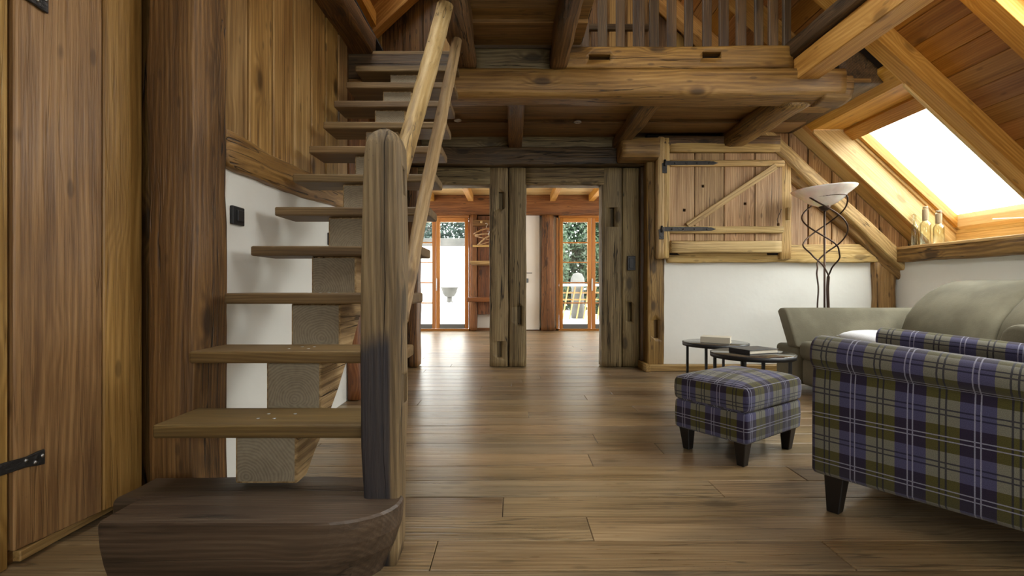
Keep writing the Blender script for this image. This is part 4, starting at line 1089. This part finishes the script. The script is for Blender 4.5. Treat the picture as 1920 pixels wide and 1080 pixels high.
prism('arm_base', rp(2.26, 3.6, .06, .355, .035), 2.42, 2.80, 'sofa')
prism('seat_base', rp(2.28, 3.62, .06, .27, .03), 2.80, 4.62, 'sofa')
for a, b in ((3.72, 4.615), (2.81, 3.715)):
    prism('seat_cushion', rp(2.25, 3.2, .26, .405, .05), a, b, 'sofa', rnd_=.03)
    prof = [(3.02,.38),(3.03,.48),(3.07,.60),(3.14,.70),(3.23,.785),(3.33,.84),(3.43,.872),(3.53,.878),(3.62,.85),(3.68,.78),(3.70,.65),(3.70,.40),(3.55,.36),(3.2,.36)]
    prism('back_cushion', prof, a-.0, b-.0, 'sofa', rnd_=.055)
prism('back_frame', rp(3.55, 3.72, .08, .66, .03), 2.45, 5.0, 'sofa')
def flare(ybot, ytop, sgn):
    rings = []
    for x_, s in ((2.245,.82),(2.25,.95),(2.265,1),(2.9,1),(3.6,1),(3.62,.85)):
        g_ = []; th = .13
        pts = [(ybot, .345), (ybot+sgn*.0, .36), (ytop-sgn*.03, .625), (ytop+sgn*.0, .648), (ytop+sgn*.04, .657), (ytop+sgn*th*.85, .652), (ytop+sgn*th*1.1, .63), (ybot+sgn*th*1.25, .36), (ybot+sgn*th*1.2, .345)]
        cy_ = sum(p[0] for p in pts)/9; cz_ = sum(p[1] for p in pts)/9
        rings.append([U(x_, cy_+(a-cy_)*s, cz_+(b-cz_)*s+(0 if b > .5 else 0)) for a, b in pts])
    return loft('armrest', rings, M['sofa'], parent=sf, ex=(1,0,0))
flare(4.63, 4.83, 1); flare(2.80, 2.66, -1)
for x_ in (2.34, 3.5):
    for y_ in (2.5, 4.93): box('leg', (x_-.03, x_+.03), (y_-.03, y_+.03), (0, .066), M['black_wood'], 'z', sf, .004)
# white cushion on the seat
def pillow(name, c, w_, h_, t_, rot, mat, label):
    N = 14; v = []; f = []
    for s in (1, -1):
        for i in range(N+1):
            for j in range(N+1):
                a, b = 2*i/N-1, 2*j/N-1
                k_ = (1-abs(a)**3)*(1-abs(b)**3); pin = 1-.08*(a*a*b*b)
                v.append(Vector(c)+rot @ Vector((a*w_/2*(1-.05*b*b), b*h_/2*(1-.05*a*a), s*t_/2*k_**.55)))
    n1 = (N+1)**2
    for s in range(2):
        for i in range(N):
            for j in range(N):
                q = s*n1+i*(N+1)+j; f.append((q, q+N+1, q+N+2, q+1))
    o = mk(name, v, f, M[mat], smooth=True); bm = bmesh.new(); bm.from_mesh(o.data); bmesh.ops.remove_doubles(bm, verts=bm.verts, dist=.0005); bmesh.ops.recalc_face_normals(bm, faces=bm.faces); bm.to_mesh(o.data); bm.free()
    prop(o, label, 'cushion'); return o
pillow('cushion', (2.60, 3.42, .462), .36, .36, .10, Matrix.Rotation(.3, 3, 'Z') @ Matrix.Rotation(.06, 3, 'X'), 'cloth_white', 'white cotton cushion lying on the sofa seat behind the armchair')

# ================================================================ BOTTLES ON THE SILL
def bottle(X, yu, z, hbody, hneck, rb, rn, twine, label):
    e = empty('bottle', U(X, yu, z), label, 'bottle', group=None)
    prof = [(.0001,.004),(rb*.8,.0),(rb,.008),(rb,hbody-.02),(rb*.9,hbody-.006),(rn*1.2,hbody+.008),(rn,hbody+.02),(rn,hbody+hneck-.02),(rn*1.15,hbody+hneck-.015),(rn*1.15,hbody+hneck),(rn*.8,hbody+hneck),(rn*.8,hbody+.02),(rb*.86,hbody-.012),(rb*.94,hbody-.03),(rb*.93,.012),(.0001,.012)]
    lathe('glass_body', prof, U(X, yu, z), M['bottle'], parent=e, n=24)
    if twine:
        pr = []; z_ = hbody+.018; i = 0
        while z_ < hbody+hneck-.018: pr += [(rn+.002, z_), (rn+.006, z_+.004), (rn+.002, z_+.008)]; z_ += .008
        lathe('twine_wrap', [(rn+.0005, hbody+.017)]+pr+[(rn+.0005, z_)], U(X, yu, z), M['string'], parent=e, n=20, caps=False)
        lathe('stopper', [(.0001,0),(rn*.95,0),(rn*.95,.014),(.0001,.016)], U(X, yu, z+hbody+hneck), M['string'], parent=e, n=16)
ZS = H+.3985
bottle(3.833, 5.44, ZS, .21, .134, .043, .020, True, 'taller glass bottle with twine wrapped neck on the window sill')
bottle(3.84, 5.28, ZS, .164, .124, .041, .020, True, 'shorter squat glass bottle with twine wrapped neck, nearer the roof window handle')
bottle(3.80, 5.535, ZS, .19, .11, .028, .012, False, 'slim clear glass bottle without twine beside the twine wrapped ones')

# ================================================================ COAT RACK IN THE FAR ROOM
CY = 11.0
cr = empty('coat_rack', U(xx(905,CY), CY, 0), 'rustic wooden coat rack with two shelves beside the glazed door', 'coat rack')
box('back_panel', (xx(895,11.1), xx(932,11.1)), (11.18, 11.25), (zz(590,11.1), zz(404,11.1)), M['red_timber'], 'z', cr)
hx2 = lambda nm, a, b, c, d, y0, y1, mat: box(nm, (xx(a,y0), xx(b,y0)), (y0, y1), (zz(d,y0), zz(c,y0)), M[mat], 'x', cr, .006)
hx2('peg_board', 886, 940, 412, 423, 10.95, 11.2, 'dark_post')
lathe('peg', [(.0001,0),(.02,0),(.024,.05),(.0001,.06)], P(903, 417, 10.95), M['hatch2'], parent=cr, n=10, tilt=Vector((0,-1,0)).to_track_quat('Z','Y').to_matrix())
hx2('shelf', 881, 940, 489, 495, 10.5, 11.2, 'hatch2')
hx2('bench_shelf', 875, 940, 558, 566, 10.4, 11.2, 'red_timber')
hx2('hanger_rail', 886, 940, 459, 463, 10.98, 11.02, 'hatch2')
def hanger(dx, dz, tilt_, label, yy=10.9):
    c_ = P(910+dx, 432+dz, yy); e = empty('coat_hanger', c_, label, 'coat hanger', group='wooden coat hangers on the rack')
    ca, sa = math.cos(tilt_), math.sin(tilt_)
    def q(a, b): return c_+Vector((a*ca-b*sa, -.03, a*sa+b*ca))
    tube('arm', [q(-.24,-.07), q(-.16,-.02), q(-.06,.02), q(0,.03), q(.06,.02), q(.16,-.02), q(.24,-.07)], .015, M['hatch'], parent=e, n=8)
    tube('bar', [q(-.22,-.07), q(.22,-.07)], .008, M['hatch'], parent=e, n=6)
    tube('hook', [q(0,.03), q(0,.07), q(.02,.09), q(.03,.11), q(.01,.13), q(-.01,.12)], .004, M['steel'], parent=e, n=6)
hanger(2, 0, .05, 'wooden coat hanger hanging level on the rack, uppermost'); hanger(6, 10, -.25, 'wooden coat hanger tilting down to the right on the rack', 10.8); hanger(8, 14, .3, 'wooden coat hanger tilting up to the right on the rack', 10.7); 

# ================================================================ OUTSIDE
gd = box('ground', (-14, 16), (11.55, 60), (-.2, -.03), M['paving'], bevel=0); prop(gd, 'pale paved terrace outside the glazed doors', kind='structure')
YO = 15.0
gw = empty('garden_wall', U(-1.9, YO, 0), 'white rendered garden wall with a grey coping outside the left door', 'garden wall')
box('wall_body', (-5, xx(905,YO)), (YO, YO+.3), (-.03, zz(461,YO)), M['render_white'], parent=gw, bevel=.01)
box('coping', (-5.05, xx(906,YO)), (YO-.06, YO+.36), (zz(461,YO), zz(447,YO)), M['stone'], parent=gw, bevel=.01)
box('slot', (xx(831,YO), xx(834,YO)), (YO-.02, YO+.02), (zz(491,YO), zz(477,YO)), M['grey_metal'], parent=gw, bevel=.002)
FX = xx(842, 14.5)
ft = empty('wall_fountain', U(FX, 14.6, 0), 'grey stone fountain basin on a short pedestal against the white wall', 'fountain')
zb = zz(551, 14.5)
lathe('basin', [(.05,-.08),(.12,-.06),(.17,.02),(.20,.13),(.22,.14),(.22,.17),(.17,.17),(.12,.05),(.02,.03)], U(FX, 14.6, zb), M['stone'], parent=ft, n=20)
lathe('pedestal', [(.09,-.22),(.09,-.20),(.065,-.17),(.06,-.06)], U(FX, 14.6, zb), M['stone'], parent=ft, n=14)
box('foot', (FX-.07, FX+.07), (14.5, 14.7), (-.03, zb-.2), M['render_white'], parent=ft)
def bush(name, c, rx, ry, rz, n, mat, label, cat, leaf=.06, seed=0, group=None):
    r_ = random.Random(seed); v = []; f = []
    for i in range(n):
        while True:
            d = Vector((r_.uniform(-1,1), r_.uniform(-1,1), r_.uniform(-1,1)))
            if .45 < d.length < 1: break
        bump_ = 1+.22*noise.noise(d*3+Vector((seed,0,0)))
        p_ = Vector(c)+Vector((d.x*rx, d.y*ry, d.z*rz))*bump_
        a = Vector((r_.uniform(-1,1), r_.uniform(-1,1), r_.uniform(-1,1))).normalized(); b = a.orthogonal().normalized(); s = leaf*r_.uniform(.6,1.3)
        k_ = len(v); v += [p_-a*s, p_+b*s*.45, p_+a*s, p_-b*s*.45]; f.append((k_, k_+1, k_+2, k_+3))
    o = empty(name, Vector((c[0], c[1], max(0, c[2]-rz))), label, cat, group=group)
    fo = mk('foliage', v, f, M[mat], parent=o); fo['kind'] = 'stuff'
    tube('trunk', [(c[0], c[1], -.03), (c[0]+.03, c[1], c[2])], .06, M['dark_post'], parent=o, n=7, r1=.03)
    return o
bush('conifer_tree', U(-2.3, 24, 2.6), 1.6, 1.6, 2.6, 7000, 'leaf_dark', 'dark conifer above the white garden wall', 'tree', .10, 2)
bush('conifer_tree', U(-5.9, 27, 2.5), .9, .9, 2.4, 3500, 'leaf_dark', 'conifer beside the grey house behind the garden wall', 'tree', .10, 8)
bush('flowering_bush', U(-1.75, 15.9, 1.12), .95, .3, .42, 1800, 'leaf_pale', 'pale flowering bush showing above the garden wall', 'bush', .05, 3)
for i, (x_, y_, rx_, rz_) in enumerate(((1.1, 19, .7, 1.9), (3.0, 19.2, .6, 2.1), (4.8, 19.5, .9, 1.9), (2.3, 22.5, 1.3, 2.6), (-.4, 20.5, .8, 2.0))):
    bush('hedge_shrub', U(x_, y_, rz_*.9), rx_, .7, rz_, 6500, 'leaf', ('tall leafy shrub beyond the deck, left side of the right door glass', 'tall leafy shrub beyond the deck, middle of the right door glass', 'tall leafy shrub beyond the deck, right edge of the right door glass', 'highest leafy shrub at the back beyond the deck', 'leafy shrub beyond the deck, hidden mostly by the far room wall')[i], 'shrub', .13, 10+i)
stt = lathe('standing_stone', [(.0001,0),(.18,0),(.19,.4),(.17,.82),(.21,.95),(.19,1.12),(.12,1.25),(.0001,1.29)], U(xx(1083,16.5), 16.5, -.03), M['stone'], n=14)
prop(stt, 'rounded pale stone standing between deck and shrubs', 'stone')
dk = empty('deck_bench', U(xx(1090,15.5), 15.5, 0), 'pale slatted timber bench wall behind the terrace', 'bench')
zt, z0_ = zz(533,15.5), zz(570,15.5)
box('bench_top', (xx(1040,15.5), xx(1180,15.5)), (15.4, 16.1), (zt-.05, zt), M['render_white'], 'x', dk, .01)
for i in range(11):
    a = xx(1042+i*13, 15.5); bar('slat', U(a, 15.5, 0), U(a+.16, 15.6, zt-.05), .03, .07, M['plank'], parent=dk, up=(0,1,0))
for q in (549, 562): box('rail', (xx(1040,15.5), xx(1180,15.5)), (15.62, 15.66), (zz(q,15.5)-.02, zz(q,15.5)+.02), M['plank'], 'x', dk, .005)
gh = empty('grey_house', U(-7, 32, 0), 'grey timber house far behind the garden wall', 'house')
box('house_wall', (-8.2, xx(812,32)), (32, 36), (-.03, 4.2), M['stone'], parent=gh, bevel=.01)
slab('roof', [U(-8.6, 31.6, 4.1), U(xx(818,32), 31.6, 4.1), U(xx(818,32), 34, 5.6), U(-8.6, 34, 5.6)], (0,0,.15), M['grey_metal'], (1,0,0), parent=gh)
